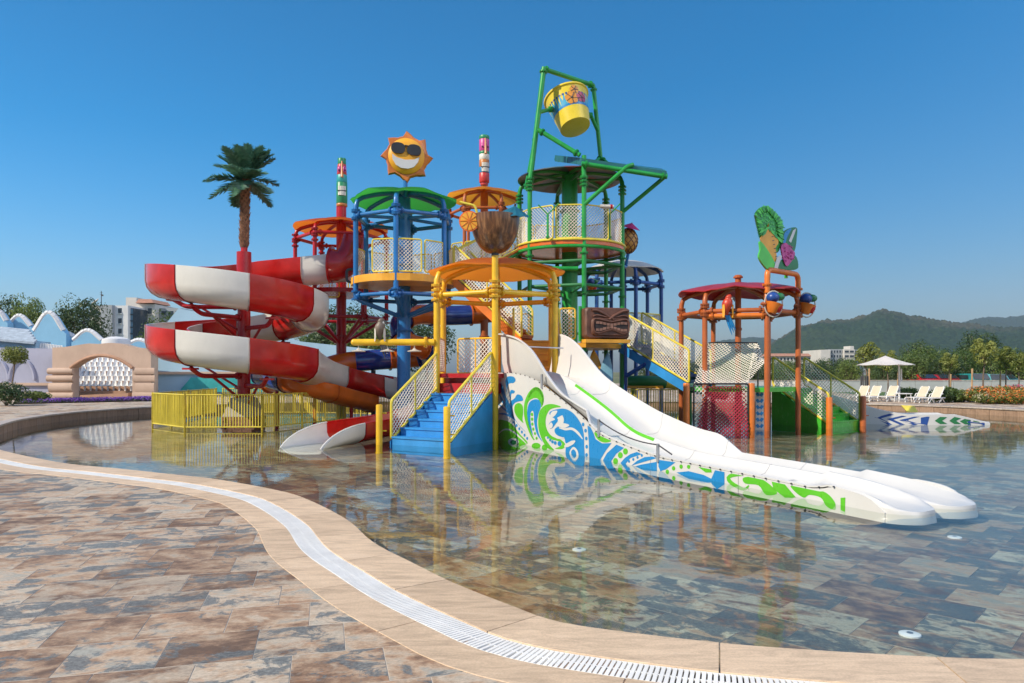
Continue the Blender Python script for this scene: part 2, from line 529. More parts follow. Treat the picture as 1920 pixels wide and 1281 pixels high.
near_px = [(0, 845), (112, 869), (225, 881), (326, 892), (412, 902), (525, 923), (581, 941), (650, 977), (700, 1020), (775, 1060), (850, 1097),
           (960, 1141), (1042, 1170), (1160, 1189), (1360, 1212), (1560, 1227), (1760, 1238), (1920, 1242)]
near_pts = [onz(x, y, .03) for x, y in near_px]
near_pts = [V((-13.6, 18.9, 0))] + near_pts + [V((5.0, 4.55, 0)), V((8.5, 4.6, 0)), V((13, 5.6, 0))]
near_pts = [V((p.x, p.y, 0)) for p in near_pts]
near_line = resample(catmull(near_pts, 10), .12)
far_pts = [(13, 5.6), (19, 9), (23.5, 16), (23.6, 23), (21.2, 28.9), (19.2, 33.2), (15, 36.5), (8, 38.5), (0, 39.5), (-8, 38), (-13, 35.4), (-15.9, 32.4), (-16.75, 28.2), (-16.2, 24.4), (-14.9, 21.2), (-13.6, 18.9)]
far_line = resample(catmull([V((x, y, 0)) for x, y in far_pts], 8), .3)
outline = near_line + far_line[1:-1]

def inside(x, y, poly=[(p.x, p.y) for p in outline]):
    c = False; n = len(poly); j = n-1
    for i in range(n):
        xi, yi = poly[i]; xj, yj = poly[j]
        if (yi > y) != (yj > y) and x < (xj-xi)*(y-yi)/(yj-yi)+xi: c = not c
        j = i
    return c

# pool floor (base sheet) and water
mb = MB(); mb.add([(-40, -2, -.228), (40, -2, -.228), (40, 60, -.228), (-40, 60, -.228)], [(0, 1, 2, 3)])
pool_floor = structure(mb.build("pool_floor", M_poolfloor))
mb = MB(); mb.add([(p.x, p.y, 0) for p in outline], [tuple(range(len(outline)))])
water = structure(mb.build("pool_water", M_water))

def tangents(line):
    out = []
    for i, p in enumerate(line):
        a = line[max(0, i-1)]; b = line[min(len(line)-1, i+1)]
        t = (b-a).normalized(); out.append(V((t.x, t.y, 0)))
    return out
def offset_line(line, d):
    """towards the viewer's side (outside of the pool) for the near line"""
    return [p + V((t.y, -t.x, 0)) * d for p, t in zip(line, tangents(line))]
W1, W2, W3 = .49, .74, 1.06
n0 = near_line; n1 = offset_line(near_line, W1); n2 = offset_line(near_line, W2); n3 = offset_line(near_line, W3)
nmid = offset_line(near_line, .9)

# near deck sheet, then its tiles
mb = MB(); rows = []
fan = []
for p in nmid:
    d = V((p.x-2, p.y-22, 0)).normalized()
    fan.append(V((2, 22, 0)) + d * 75)
rows = [[V((p.x, p.y, .037)) for p in nmid], [V((p.x*.75+q.x*.25, p.y*.75+q.y*.25, .037)) for p, q in zip(nmid, fan)], [V((q.x, q.y, .037)) for q in fan]]
mb.grid(rows)
deck = structure(mb.build("deck", M_deck))

def tile_mesh(name, a, b, t, mat, ch=.0015):
    m = MB(); x, y = a/2-.0022, b/2-.0022
    top = [(-x+ch, -y+ch, t), (x-ch, -y+ch, t), (x-ch, y-ch, t), (-x+ch, y-ch, t)]
    mid = [(-x, -y, t-ch), (x, -y, t-ch), (x, y, t-ch), (-x, y, t-ch)]
    bot = [(-x, -y, 0), (x, -y, 0), (x, y, 0), (-x, y, 0)]
    fs = [(0, 1, 2, 3)] + [(i, 4+i, 4+(i+1) % 4, (i+1) % 4) for i in range(4)] + [(4+i, 8+i, 8+(i+1) % 4, 4+(i+1) % 4) for i in range(4)]
    m.add(top+mid+bot, [tuple(reversed(f)) if k else f for k, f in enumerate(fs)])
    o = m.build(name, mat); me = o.data
    bpy.data.objects.remove(o)
    return me
def lay_tiles(parent, mat, ang, tu, tv, shift, z, keep, cap, seed):
    rr = random.Random(seed)
    me = tile_mesh("tile", tu, tv, .016, mat)
    ca, sa = math.cos(ang), math.sin(ang)
    cells = []
    for row in range(-70, 90):
        for c in range(-110, 110):
            u = (c - row*shift + .5) * tu; v = (row + .5) * tv
            x, y = u*ca - v*sa, u*sa + v*ca
            if y < 1.5: continue
            px = 960 + F*x/y; py = HZ + F*(H-z)/y
            if px < -140 or px > 2060 or py > 1420: continue
            if keep(x, y): cells.append((y*y + x*x*.2, x, y))
    cells.sort()
    for _, x, y in cells[:cap]:
        o = bpy.data.objects.new("tile", me); COL.objects.link(o)
        o.parent = parent
        o.location = (x, y, z - .016 + rr.uniform(-.0008, .0008))
        o.rotation_euler = (rr.uniform(-.0015, .0015), rr.uniform(-.0015, .0015), ang)
def nearline_dist(x, y):
    return min((p.x-x)**2 + (p.y-y)**2 for p in near_line[::3])**.5
lay_tiles(deck, M_deck, DECK_A, .57, .54, .42, .0405, lambda x, y: (not inside(x, y)) and nearline_dist(x, y) > .85 and x < 6 and y < 19, 290, 3)
lay_tiles(pool_floor, M_poolfloor, POOL_A, .66, .50, .5, -.216, lambda x, y: inside(x, y), 290, 4)

# coping stones: inner and outer course
def stone_course(parent, la, lb, name, mat, z0, z1, length, seed, ch=.003):
    rr = random.Random(seed)
    i = 0; n = len(la)
    step = max(2, round(length/.12))
    while i < n-2:
        k = min(n-1, i + step + rr.choice((-1, 0, 1)))
        if n-1-k < 3: k = n-1
        A = la[i:k+1]; B = lb[i:k+1]
        A = [p.copy() for p in A]; B = [p.copy() for p in B]
        for L in (A, B):                      # leave a narrow joint at both ends
            L[0] = L[0].lerp(L[1], .04); L[-1] = L[-1].lerp(L[-2], .04)
        m = MB(); ln = len(A)
        dz = rr.uniform(-.001, .001)
        def sec(a, b):
            d = (b-a).normalized() * ch
            return [V((a.x, a.y, z0)), V((a.x, a.y, z1-ch+dz)), V((a.x+d.x, a.y+d.y, z1+dz)), V((b.x-d.x, b.y-d.y, z1+dz)), V((b.x, b.y, z1-ch+dz)), V((b.x, b.y, z0))]
        secs = [sec(a, b) for a, b in zip(A, B)]
        m.grid(secs)
        m.add(secs[0], [tuple(range(6))]); m.add(secs[-1], [tuple(reversed(range(6)))])
        m.build(name, mat, parent, smooth=True, angle=30)
        i = k
coping = thing("pool_coping", "curved beige travertine coping bordering the water along the slate deck", "coping", (0, 0, 0))
stone_course(coping, n0, n1, "coping_stone", M_coping, -.3, .052, 1.15, 11)
stone_course(coping, n2, n3, "coping_stone", M_coping, -.05, .0455, 1.15, 12)

drain = thing("drain_grate", "curved white slotted drain grate running between two courses of travertine", "drain grate", (0, 0, 0))
mb = MB(); mb.grid([[V((p.x, p.y, -.03)) for p in n1], [V((p.x, p.y, -.03)) for p in n2]])
mb.build("channel", M_channel, drain)
mb = MB()
for k in (.02, .5, .98):
    ln = [a.lerp(b, k) for a, b in zip(n1, n2)]
    sec = []
    for p, t in zip(ln, tangents(ln)):
        nv = V((t.y, -t.x, 0)) * .006
        sec.append([V((p.x-nv.x, p.y-nv.y, .03)), V((p.x-nv.x, p.y-nv.y, .0425)), V((p.x+nv.x, p.y+nv.y, .0425)), V((p.x+nv.x, p.y+nv.y, .03))])
    mb.grid(sec)
mb.build("grate_rib", M_grate, drain)
bars = []
fine = resample(n1, .034)
tf = tangents(fine)
for p, t in zip(fine, tf):
    if p.y < .5: continue
    c = p + V((t.y, -t.x, 0)) * (W2-W1)/2
    px = 960 + F*c.x/c.y; py = HZ + F*(H-.05)/c.y
    vis = -40 < px < 1990 and py < 1320
    bars.append((not vis, c.length, c, math.atan2(t.y, t.x)))
bars.sort(key=lambda b: (b[0], b[1]))
mb = MB(); mb.box((0, 0, 0), (.024, W2-W1-.012, .022)); o = mb.build("bar", M_grate); bar_me = o.data; bpy.data.objects.remove(o)
for vis, d, c, a in bars[:290]:
    o = bpy.data.objects.new("bar", bar_me); COL.objects.link(o); o.parent = drain
    o.location = (c.x, c.y, .034); o.rotation_euler = (0, 0, a)
mb = MB()
for vis, d, c, a in bars[290:]:
    mb.box((c.x, c.y, .034), (.024, W2-W1-.012, .022), a)
mb.build("bar_run", M_grate, drain, kind="stuff")

# raised far rim: stone wall with cap slabs, and the deck behind it
def in_line(line, d):
    return [p + V((-t.y, t.x, 0)) * d for p, t in zip(line, tangents(line))]
rim = thing("stone_wall", "low stone wall with pale cap slabs round the far side of the pool", "low wall", (0, 0, 0))
out2 = [p + V((t.y, -t.x, 0)) * .30 for p, t in zip(far_line, tangents(far_line))]
inn = [p + V((-t.y, t.x, 0)) * .02 for p, t in zip(far_line, tangents(far_line))]
def rim_course(la, lb, name, mat, z0, z1, k, jit, seed, gap=.02):
    rr = random.Random(seed); i = 0; n = len(la)
    while i < n-1:
        j = min(n-1, i + k)
        m = MB()
        A = [p.copy() for p in la[i:j+1]]; B = [p.copy() for p in lb[i:j+1]]
        for L in (A, B):
            if len(L) > 1:
                L[0] = L[0].lerp(L[1], gap); L[-1] = L[-1].lerp(L[-2], gap)
        q = rr.uniform(0, jit)
        secs = []
        for a, b in zip(A, B):
            d = (a-b).normalized()*q
            secs.append([V((a.x+d.x, a.y+d.y, z0)), V((a.x+d.x, a.y+d.y, z1)), V((b.x, b.y, z1)), V((b.x, b.y, z0))])
        m.grid(secs); m.add(secs[0], [(0, 1, 2, 3)]); m.add(secs[-1], [(3, 2, 1, 0)])
        m.build(name, mat, rim)
        i = j
vis_far = [i for i, p in enumerate(far_line)]
rim_course(far_line, out2, "rim_stone", M_rimstone, -.25, .255, 2, .02, 5)
lowi = [p + V((-t.y, t.x, 0)) * .06 for p, t in zip(far_line, tangents(far_line))]
rim_course(lowi, out2, "cap_slab", M_capstone, .257, .31, 3, .0, 6, .01)
far_deck_mat = slate("pale far paving", R(20), .6, .6, .5, 1.25, .1, .7, 1.3)
fan2 = [V((2, 22, 0)) + V((p.x-2, p.y-22, 0)).normalized() * 75 for p in out2]
mb = MB(); mb.grid([[V((q.x, q.y, .29)) for q in fan2], [V((p.x*.55+q.x*.45, p.y*.55+q.y*.45, .29)) for p, q in zip(out2, fan2)], [V((p.x, p.y, .29)) for p in in_line(out2, .02)]])
far_deck = structure(mb.build("far_deck", far_deck_mat))

# ground to the horizon
def ground_mat():
    m, nt, ns, lk, bs = new_mat("dry grass ground")
    pos = nd(nt, "ShaderNodeNewGeometry").outputs["Position"]
    n1 = noise_(nt, pos, .03, 6); n2 = noise_(nt, pos, 1.4, 5)
    c = ramp(nt, n1, [(.3, (.05, .085, .025)), (.5, (.12, .13, .05)), (.7, (.24, .20, .12))])
    c = mixc(nt, .5, c, ramp(nt, n2, [(.3, (.55, .55, .55)), (.7, (1.3, 1.3, 1.3))]), 'MULTIPLY')
    lk.new(c, bs.inputs["Base Color"]); bs.inputs["Roughness"].default_value = .9
    return m
M_ground = ground_mat()
mb = MB(); rows = []
for rad, z in ((72, .0), (76, .27), (110, .27), (400, .2), (2000, 0), (6200, -2)):
    rows.append([V((2 + rad*math.cos(2*math.pi*k/72), 22 + rad*math.sin(2*math.pi*k/72), z)) for k in range(73)])
mb.grid(rows, flip=True)
ground = structure(mb.build("ground", M_ground))

# wooded hills
def hill_mat():
    m, nt, ns, lk, bs = new_mat("pine wooded hillside")
    pos = nd(nt, "ShaderNodeNewGeometry").outputs["Position"]
    n1 = noise_(nt, pos, .0024, 5); n2 = noise_(nt, pos, .10, 6, .8); n3 = noise_(nt, pos, .0016, 3, .5, .5)
    c = ramp(nt, n2, [(.32, (.006, .018, .014)), (.5, (.02, .045, .026)), (.68, (.05, .085, .042))])
    c = mixc(nt, math_(nt, 'MULTIPLY', math_(nt, 'SUBTRACT', n1, .5, clamp=True), 2.0, clamp=True), c, (.06, .08, .04))
    msk = math_(nt, 'MULTIPLY', math_(nt, 'SUBTRACT', n3, .62, clamp=True), 4.0, clamp=True)
    c = mixc(nt, msk, c, ramp(nt, n2, [(.35, (.10, .075, .06)), (.65, (.22, .17, .14))]))
    lk.new(c, bs.inputs["Base Color"]); bs.inputs["Roughness"].default_value = .95
    bs.inputs["Specular IOR Level"].default_value = .1
    return m
M_hill = hill_mat()
def hill(name, ridge, d0, d1, d2, cols, rws, amp, seed):
    mb = MB(); rows = []
    x0, x1 = ridge[0][0], ridge[-1][0]
    for j in range(rws+1):
        row = []
        s = j / rws
        d = lerp(d0, d2, s)
        for i in range(cols+1):
            px = lerp(x0, x1, i/cols)
            hgt = (HZ - interp(ridge, px)) / F * d1
            if d < d1: prof = math.sin(math.pi/2 * ((d-d0)/(d1-d0)))**1.25
            else: prof = math.cos(math.pi/2 * min(1, (d-d1)/(d2-d1)))
            x = (px-960)/F*d
            p = V((x, d, 0))
            spur = noise.fractal(V((x*.0022+seed, d*.0016, seed)), .9, 2.1, 5) * hgt * .20 * min(1, s*3) * (1 if d < d1 else .3)
            tuft = (noise.noise(V((x*.045, d*.03, seed))) + .6*noise.noise(V((x*.11, d*.08, seed+4)))) * amp * (prof**.5)
            row.append(V((x, d, max(-3, hgt*prof + spur*(1-prof**6) + tuft - 2))))
        rows.append(row)
    mb.grid(rows)
    return structure(mb.build(name, M_hill, smooth=True, angle=180))
hill("hill", [(1400, 697), (1425, 672), (1440, 650), (1470, 632), (1502, 614), (1520, 609), (1547, 604), (1593, 603), (1620, 596), (1637, 589), (1655, 585), (1676, 588), (1707, 597), (1749, 604), (1790, 609), (1830, 612), (1880, 618), (1960, 612), (2060, 600), (2200, 610), (2350, 650), (2420, 697)], 1100, 2100, 2900, 620, 110, 11, 1.3)
hill("far_hill", [(1290, 697), (1320, 648), (1345, 640), (1380, 636), (1415, 633), (1440, 634), (1480, 645), (1540, 660), (1620, 655), (1700, 640), (1760, 616), (1805, 606), (1828, 599), (1853, 594), (1885, 595), (1918, 592), (1980, 584), (2100, 600), (2300, 640), (2400, 697)], 3300, 4500, 5400, 420, 50, 10, 7.7)

# ------------------------------------------------------------------ the air: thin summer haze
def haze_box():
    m = MB(); m.box((0, 0, 340), (13400, 13400, 700))
    mt = bpy.data.materials.new("summer haze"); mt.use_nodes = True
    nt = mt.node_tree; nt.nodes.clear()
    out = nt.nodes.new("ShaderNodeOutputMaterial"); pv = nt.nodes.new("ShaderNodeVolumePrincipled")
    pv.inputs["Color"].default_value = (.72, .84, 1.0, 1)
    pv.inputs["Density"].default_value = 0.00008
    pv.inputs["Anisotropy"].default_value = .2
    nt.links.new(pv.outputs[0], out.inputs["Volume"])
    o = m.build("haze", mt); o["kind"] = "stuff"
    o["label"] = "thin bluish summer haze over the whole place"
    return o
haze_box()
# ------------------------------------------------------------------ towers
def hexpt(c, rad, deg, z):
    return V((c[0] + rad*math.cos(R(deg)), c[1] + rad*math.sin(R(deg)), z))
def flange(mb, p, r, axis=(0, 0, 1)):
    q = V(axis).normalized().to_track_quat('Z', 'Y').to_matrix()
    for s in (-.022, .008):
        mb.lathe(V(p) + V(axis).normalized()*s, [(r*1.75, 0), (r*1.75, .016)], 12, q)
    for k in range(6):
        a = 2*math.pi*k/6
        c = V(p) + q @ V((math.cos(a)*r*1.5, math.sin(a)*r*1.5, 0))
        ax = V(axis).normalized()*.045
        mb.tube([c-ax, c+ax], r*.16, 5)
def dome_z(zr, za, t): return zr + (za-zr)*(1 - t*t)
def canopy(root, c, rad, deg0, zr, za, mat, n=6, wave=.05, over=1.06, name="canopy_panel", lip=.03, mats=None):
    for k in range(n):
        a0 = deg0 + k*360/n; rows = []
        for i in range(9):
            t = lerp(.04, over, i/8); row = []
            for j in range(9):
                s = j/8
                a = R(a0 + (360/n)*s)
                bul = math.sin(math.pi*s)
                rr = t*rad*(1 + .05*bul*t) 
                z = dome_z(zr, za, t) + .09 + wave*bul*(1 + .8*math.cos(4*math.pi*s)*(t**4)*.5)*t
                row.append(V((c[0]+rr*math.cos(a), c[1]+rr*math.sin(a), z)))
            rows.append(row)
        m = MB(); m.shell(rows, V((0, 0, -lip)))
        m.build(name, mats[k % len(mats)] if mats else mat, root, smooth=True, angle=50)
def tower(name, label, cat, c, rad, deg0, zbase, zr, za, mat, can_mat, pr=.075, rings=(), mast=None, n=6, can_mats=None, skip=(), wave=.05, bottoms=None, over=1.02, ringmat=None, straight={}):
    root = thing(name, label, cat, (c[0], c[1], 0))
    for k in range(n):
        if k in skip: continue
        d = deg0 + k*360/n
        zb = bottoms[k] if bottoms else zbase
        pts = [hexpt(c, rad, d, zb), hexpt(c, rad, d, zr-.42)]
        pts += [hexpt(c, rad*.995, d, zr-.22), hexpt(c, rad*.965, d, zr-.04)]
        for t in (.88, .75, .6, .45, .3, .15, .05):
            pts.append(hexpt(c, rad*t, d, dome_z(zr, za, t)-.02))
        if k in straight:
            m = MB(); m.tube([pts[0], V((pts[0].x, pts[0].y, straight[k]))], pr, 12)
            for t0 in (0,): m.tube(pts[4:], pr*.8, 8)
        else:
            m = MB(); m.tube(pts, [pr]*3 + [pr*.9]*(len(pts)-3), 10)
        p = m.build("post", mat, root, smooth=True)
        f = MB()
        for z in list(rings) + [zr-.5]:
            flange(f, hexpt(c, rad, d, z+.13), pr); flange(f, hexpt(c, rad, d, z-.13), pr)
        f.build("pipe_flange", mat, p, kind="stuff")
    for z in rings:
        for k in range(n):
            a, b = hexpt(c, rad, deg0+k*360/n, z), hexpt(c, rad, deg0+(k+1)*360/n, z)
            d = (b-a).normalized()
            m = MB(); m.tube([a+d*pr*.6, b-d*pr*.6], pr*.85, 10)
            flange(m, a+d*.2, pr*.85, d); flange(m, b-d*.2, pr*.85, d)
            m.build("ring_beam", ringmat or mat, root, smooth=True)
    if mast:
        r, z0, z1 = mast
        m = MB(); m.tube([(c[0], c[1], z0), (c[0], c[1], z1)], r, 16)
        ms = m.build("mast", mat, root, smooth=True)
        f = MB()
        z = z0 + 1.2
        while z < z1 - .5:
            flange(f, (c[0], c[1], z), r*.75); z += 2.3
        f.build("mast_flange", mat, ms, kind="stuff")
    if za is not None and can_mat is not None:
        canopy(root, c, rad, deg0, zr, za, can_mat, n, wave, over, mats=can_mats)
    return root
def disc_platform(root, c, rad, z, th, mat, n=6, deg0=0, name="platform", sub=0, rim=None):
    m = MB()
    poly = [hexpt(c, rad, deg0 + 360*k/n, z) for k in range(n)]
    m.prism(list(poly), (0, 0, -th))
    m.f[0] = m.f[0][::-1]; m.f[1] = m.f[1][::-1]
    return m.build(name, mat, root)
def rail_panel(root, a, b, h, frame=M_railyellow, netm=M_net, r=.027, gap=.06, mid=False, sp=.12, bottom=True, nr=.012):
    """tube frame on a line a-b (may slope) with a rope net in it"""
    a, b = V(a), V(b); up = V((0, 0, 1))
    z0 = gap
    m = MB()
    loop = [a+up*z0, b+up*z0, b+up*h, a+up*h]
    m.tube(bend([loop[0].lerp(loop[1], .5), loop[1], loop[2], loop[3], loop[0], loop[0].lerp(loop[1], .5)], .09, 4), r, 8)
    if mid:
        q = a.lerp(b, .5); m.tube([q+up*z0, q+up*h], r*.8, 8)
    fr = m.build("railing", frame, root, smooth=True)
    k = MB(); k.net(*[loop[0], loop[1], loop[2], loop[3]], sp=sp, r=nr)
    k.build("net", netm, fr, kind="stuff")
    return fr

# ---- yellow entry tower with coconut bowl
YC = (-.45, 21.3)
yt = tower("play_tower", "yellow six post play tower with orange dome canopy beside the white slide", "play tower", YC, 1.9, -90, -.22, 4.62, 5.02, M_yellow, M_canopyorange, pr=.088, rings=(3.98,), wave=.05, over=1.0, straight={0: Z(476, 19.4)})
up_ring = 4.22
for k in (1, 2, 3, 4):
    a, b = hexpt(YC, 1.9, -90+k*60, up_ring), hexpt(YC, 1.9, -30+k*60, up_ring)
    m = MB(); m.tube([a, b], .06, 8); m.build("ring_beam", M_yellow, yt, smooth=True)
disc_platform(yt, YC, 1.86, 1.80, .12, M_red, deg0=-90)
m = MB()   # red box skirt below the platform on the stair side
a = hexpt(YC, 1.84, -150, 0); b = hexpt(YC, 1.84, -90, 0)
inn_ = (V((YC[0], YC[1], 0)) - (a+b)/2).normalized()
for k, (z0, z1) in enumerate(((1.26, 1.53), (1.53, 1.67))):
    q0, q1 = a + inn_*(.02+.3*k), b + inn_*(.02+.3*k)
    m.prism([V((q0.x, q0.y, z0)), V((q1.x, q1.y, z0)), V((q1.x, q1.y, z1)), V((q0.x, q0.y, z1))], inn_*.5)
m.build("red_step", M_red, yt)
g0 = hexpt(YC, 1.8, -150, 1.74) + inn_*.75; g1 = hexpt(YC, 1.8, -90, 1.74) + inn_*.75
rail_panel(yt, g0.lerp(g1, .05), g0.lerp(g1, .72), 1.05, M_yellow, mid=True)
for k in (150, 210-60):
    pass
for d0, d1 in ((150, 210),):
    rail_panel(yt, hexpt(YC, 1.85, d0, 1.80), hexpt(YC, 1.85, d1, 1.80), 1.0, M_yellow)
# cross bar out to the left carrying drip buckets
pL = at(815, 642, 20.3); pE = at(664, 642, 20.3)
m = MB(); m.tube([pL, pE], .095, 12); flange(m, pL + V((-.25, 0, 0)), .09, (1, 0, 0)); m.ball(pE, .095, 12, 6)
arm = m.build("spray_arm", M_yellow, yt, smooth=True)
for px in (672, 726, 777):
    q = at(px, 655, 20.3)
    m = MB(); m.tube([q+V((0, 0, .2)), q+V((0, 0, -.02))], .018, 6)
    m.lathe(q+V((0, 0, -.07)), [(.19, 0), (.2, .02), (.06, .06), (.02, .1)], 14)
    m.build("spray_head", M_canopywhite, arm, smooth=True)

# ---- coconut bowl on top
cb = V((YC[0], 19.4, Z(476, 19.4)))
coco = thing("coconut_bucket", "brown half coconut bowl with cocktail umbrella and orange slice above the yellow tower", "coconut bowl", cb)
def coco_mat():
    m, nt, ns, lk, bs = new_mat("coconut shell")
    pos = nd(nt, "ShaderNodeNewGeometry").outputs["Position"]
    n = noise_(nt, mapping(nt, pos, (9, 9, .7)), 1.5, 6, .6)
    c = ramp(nt, n, [(.3, (.035, .014, .006)), (.5, (.13, .05, .017)), (.66, (.28, .13, .05)), (.8, (.42, .25, .13))])
    lk.new(c, bs.inputs["Base Color"]); bs.inputs["Roughness"].default_value = .3
    bs.inputs["Coat Weight"].default_value = .4
    return m
Rb = .66; Hb = .99
prof = [(.03, 0)] + [(Rb*math.sin(math.pi/2*t)**.85, Hb*(1-math.cos(math.pi/2*t))) for t in (.1, .2, .3, .42, .54, .66, .78, .9, 1.0)]
prof += [(Rb-.05, Hb), (Rb-.09, Hb-.1), (Rb*.6, Hb*.35), (.1, Hb*.12)]
m = MB(); m.lathe(cb, prof, 36); m.build("shell", coco_mat(), coco, smooth=True, angle=60)
m = MB(); m.tube([cb+V((0, 0, -.05)), cb+V((0, 0, .03))], .1, 12); m.build("stem", M_dark, coco, smooth=True)
# umbrella
uc = at(966, 386, 19.2)
ax = V((.12, -.25, 1)).normalized(); q = ax.to_track_quat('Z', 'Y').to_matrix()
M_teal = paint("teal parasol", (.015, .16, .24), .5, transl=.25)
for k in range(10):
    m = MB(); rows = []
    for i in range(5):
        t = i/4
        rows.append([uc + q @ V((.40*t*math.cos(R(36*(k+s))), .40*t*math.sin(R(36*(k+s))), -.22*t - .03*t*math.sin(math.pi*s))) for s in (0, .5, 1)])
    m.shell(rows, V((0, 0, -.012))); m.build("parasol_segment", M_teal, coco)
m = MB(); m.tube([uc + ax*.05, cb + V((.35, .1, .5))], .03, 8); m.build("parasol_stick", M_dark, coco, smooth=True)
# orange slice
oc = at(880, 415, 19.0)
m = MB(); m.tube([oc + V((0, -.03, 0)), oc + V((0, .03, 0))], .27, 24); sl = m.build("orange_slice", M_orangegel, coco, smooth=True, angle=30)
m = MB(); m.tube([oc + V((0, -.036, 0)), oc + V((0, .036, 0))], .235, 24); m.build("slice_flesh", M_amber, sl, smooth=True, angle=30)
m = MB()
for k in range(5):
    a = math.pi*k/5; d = V((math.cos(a), 0, math.sin(a)))*.235
    m.tube([oc-d+V((0, -.04, 0)), oc+d+V((0, -.04, 0))], .012, 6)
m.build("segment_line", M_orange, sl)
m = MB(); m.tube(bend([at(862, 379, 19.3), at(891, 386, 19.3), at(905, 440, 19.3)], .08), .035, 10); m.build("straw", M_railyellow, coco, smooth=True)

# ---- blue tower with green canopy
BC = (X(757, 25.5), 25.5)
bt = tower("play_tower", "blue play tower with green dome canopy under the smiling sun", "play tower", BC, 1.72, -90, 4.45, 7.66, 8.06, M_blue, M_canopygreen, pr=.085, rings=(7.12, 4.42), mast=(.235, -.22, 7.9), wave=.09)
for k in range(6):
    a = hexpt(BC, 1.72, -90+60*k, 4.5); b = V((BC[0], BC[1], 3.72))
    m = MB(); m.tube(bend([a, hexpt(BC, 1.66, -90+60*k, 4.28), b], .25), .075, 8); m.build("strut", M_blue, bt, smooth=True)
    m = MB(); m.tube([hexpt(BC, 1.70, -90+60*k, 7.12), V((BC[0], BC[1], 7.2))], .06, 8); m.build("cross_beam", M_blue, bt, smooth=True)
disc_platform(bt, BC, 1.80, 5.06, .24, M_amber, 24)
for k in range(12):
    if k in (2, 10): continue
    rail_panel(bt, hexpt(BC, 1.72, -90+30*k+2, 5.07), hexpt(BC, 1.72, -90+30*k+28, 5.07), 1.12)
# hose and small water jet on the platform
m = MB(); m.tube(bend([at(716, 448, 24), at(693, 472, 24), at(700, 528, 24)], .1), .03, 8); flange(m, at(693, 472, 24), .03)
m.build("spray_pipe", M_blue, bt, smooth=True)

# ---- sun figure
M_sunface = paint("sun face yellow", (.80, .37, .012), .5, var=.1)
M_sunray = paint("sun ray orange", (.66, .19, .02), .3, var=.15)
sc_ = at(763, 295, 25.2)
sg = thing("sun_sign", "smiling yellow sun figure wearing black sunglasses on the blue tower", "sun figure", (sc_.x, sc_.y, Z(345, 25.2)))
def face(u, v, dy=0.0, tilt=R(5)):   # figure coordinates in metres, turned a few degrees to the right
    cu, su = math.cos(tilt), math.sin(tilt)
    u, v = u*cu + v*su, v*cu - u*su
    return V((sc_.x + u*.985, sc_.y + u*.17 + dy, sc_.z + v))
m = MB(); pts = []
NR = 8
for k in range(NR*6):
    a = 2*math.pi*k/(NR*6) + R(90)
    ph = (k % 6)/6
    tipness = max(0, 1 - abs(ph-.0)*3.2, 1 - abs(ph-1)*3.2)
    rr = .73 + .18*tipness**1.1
    aa = a + .10*tipness
    pts.append((rr*math.cos(aa), rr*math.sin(aa)))
fr, mid_, bk = [], [], []
for u, v in pts:
    fr.append(face(u*.93, v*.93, -.10)); mid_.append(face(u, v, 0)); bk.append(face(u*.93, v*.93, .12))
n = len(pts)
m.add(fr+mid_+bk, [tuple(reversed(range(n)))] + [(i, (i+1) % n, n+(i+1) % n, n+i) for i in range(n)] + [(n+i, n+(i+1) % n, 2*n+(i+1) % n, 2*n+i) for i in range(n)] + [tuple(range(2*n, 3*n))])
m.build("ray_crown", M_sunray, sg, smooth=True, angle=60)
m = MB(); rows = []
for i in range(8):
    t = i/7
    rows.append([face(.62*t*math.cos(2*math.pi*j/32), .62*t*math.sin(2*math.pi*j/32), -.13 - .15*math.sqrt(max(0, 1-t*t))) for j in range(33)])
m.grid(rows); fc = m.build("face_disc", M_sunface, sg, smooth=True, angle=180)
def facedecal(poly, dy, th=.03):
    m = MB(); m.prism([face(u, v, dy) for u, v in poly], (0, th, 0)); return m
def ell(cu, cv, ru, rv, n=20, p=2.0, rot=0):
    out = []
    for k in range(n):
        a = 2*math.pi*k/n
        x = ru*abs(math.cos(a))**(2/p)*(1 if math.cos(a) >= 0 else -1); y = rv*abs(math.sin(a))**(2/p)*(1 if math.sin(a) >= 0 else -1)
        out.append((cu + x*math.cos(rot) - y*math.sin(rot), cv + x*math.sin(rot) + y*math.cos(rot)))
    return out
sg_l = MB()
for cu in (-.27, .27):
    poly = [(u, v + .05*(-abs(u-cu))) for u, v in ell(cu, .20, .235, .185, 24, 2.6)]
    sg_l.prism([face(u, v, -.33) for u, v in poly], (0, .09, 0))
sg_l.tube([face(-.06, .30, -.31), face(.06, .30, -.31)], .03, 8)
sgo = sg_l.build("sunglasses", M_black, sg, smooth=True, angle=30)
m = facedecal([(-.46, -.02), (-.3, -.12), (0, -.17), (.3, -.12), (.46, -.02), (.43, -.2), (.3, -.38), (.12, -.46), (-.12, -.46), (-.3, -.38), (-.43, -.2)], -.285, .1)
m.build("smile", M_white, sg)
m = MB(); m.tube([V((sc_.x-.05, sc_.y, 7.85)), V((sc_.x-.05, sc_.y, sc_.z-.7))], .07, 10); m.build("stem", M_blue, sg, smooth=True)

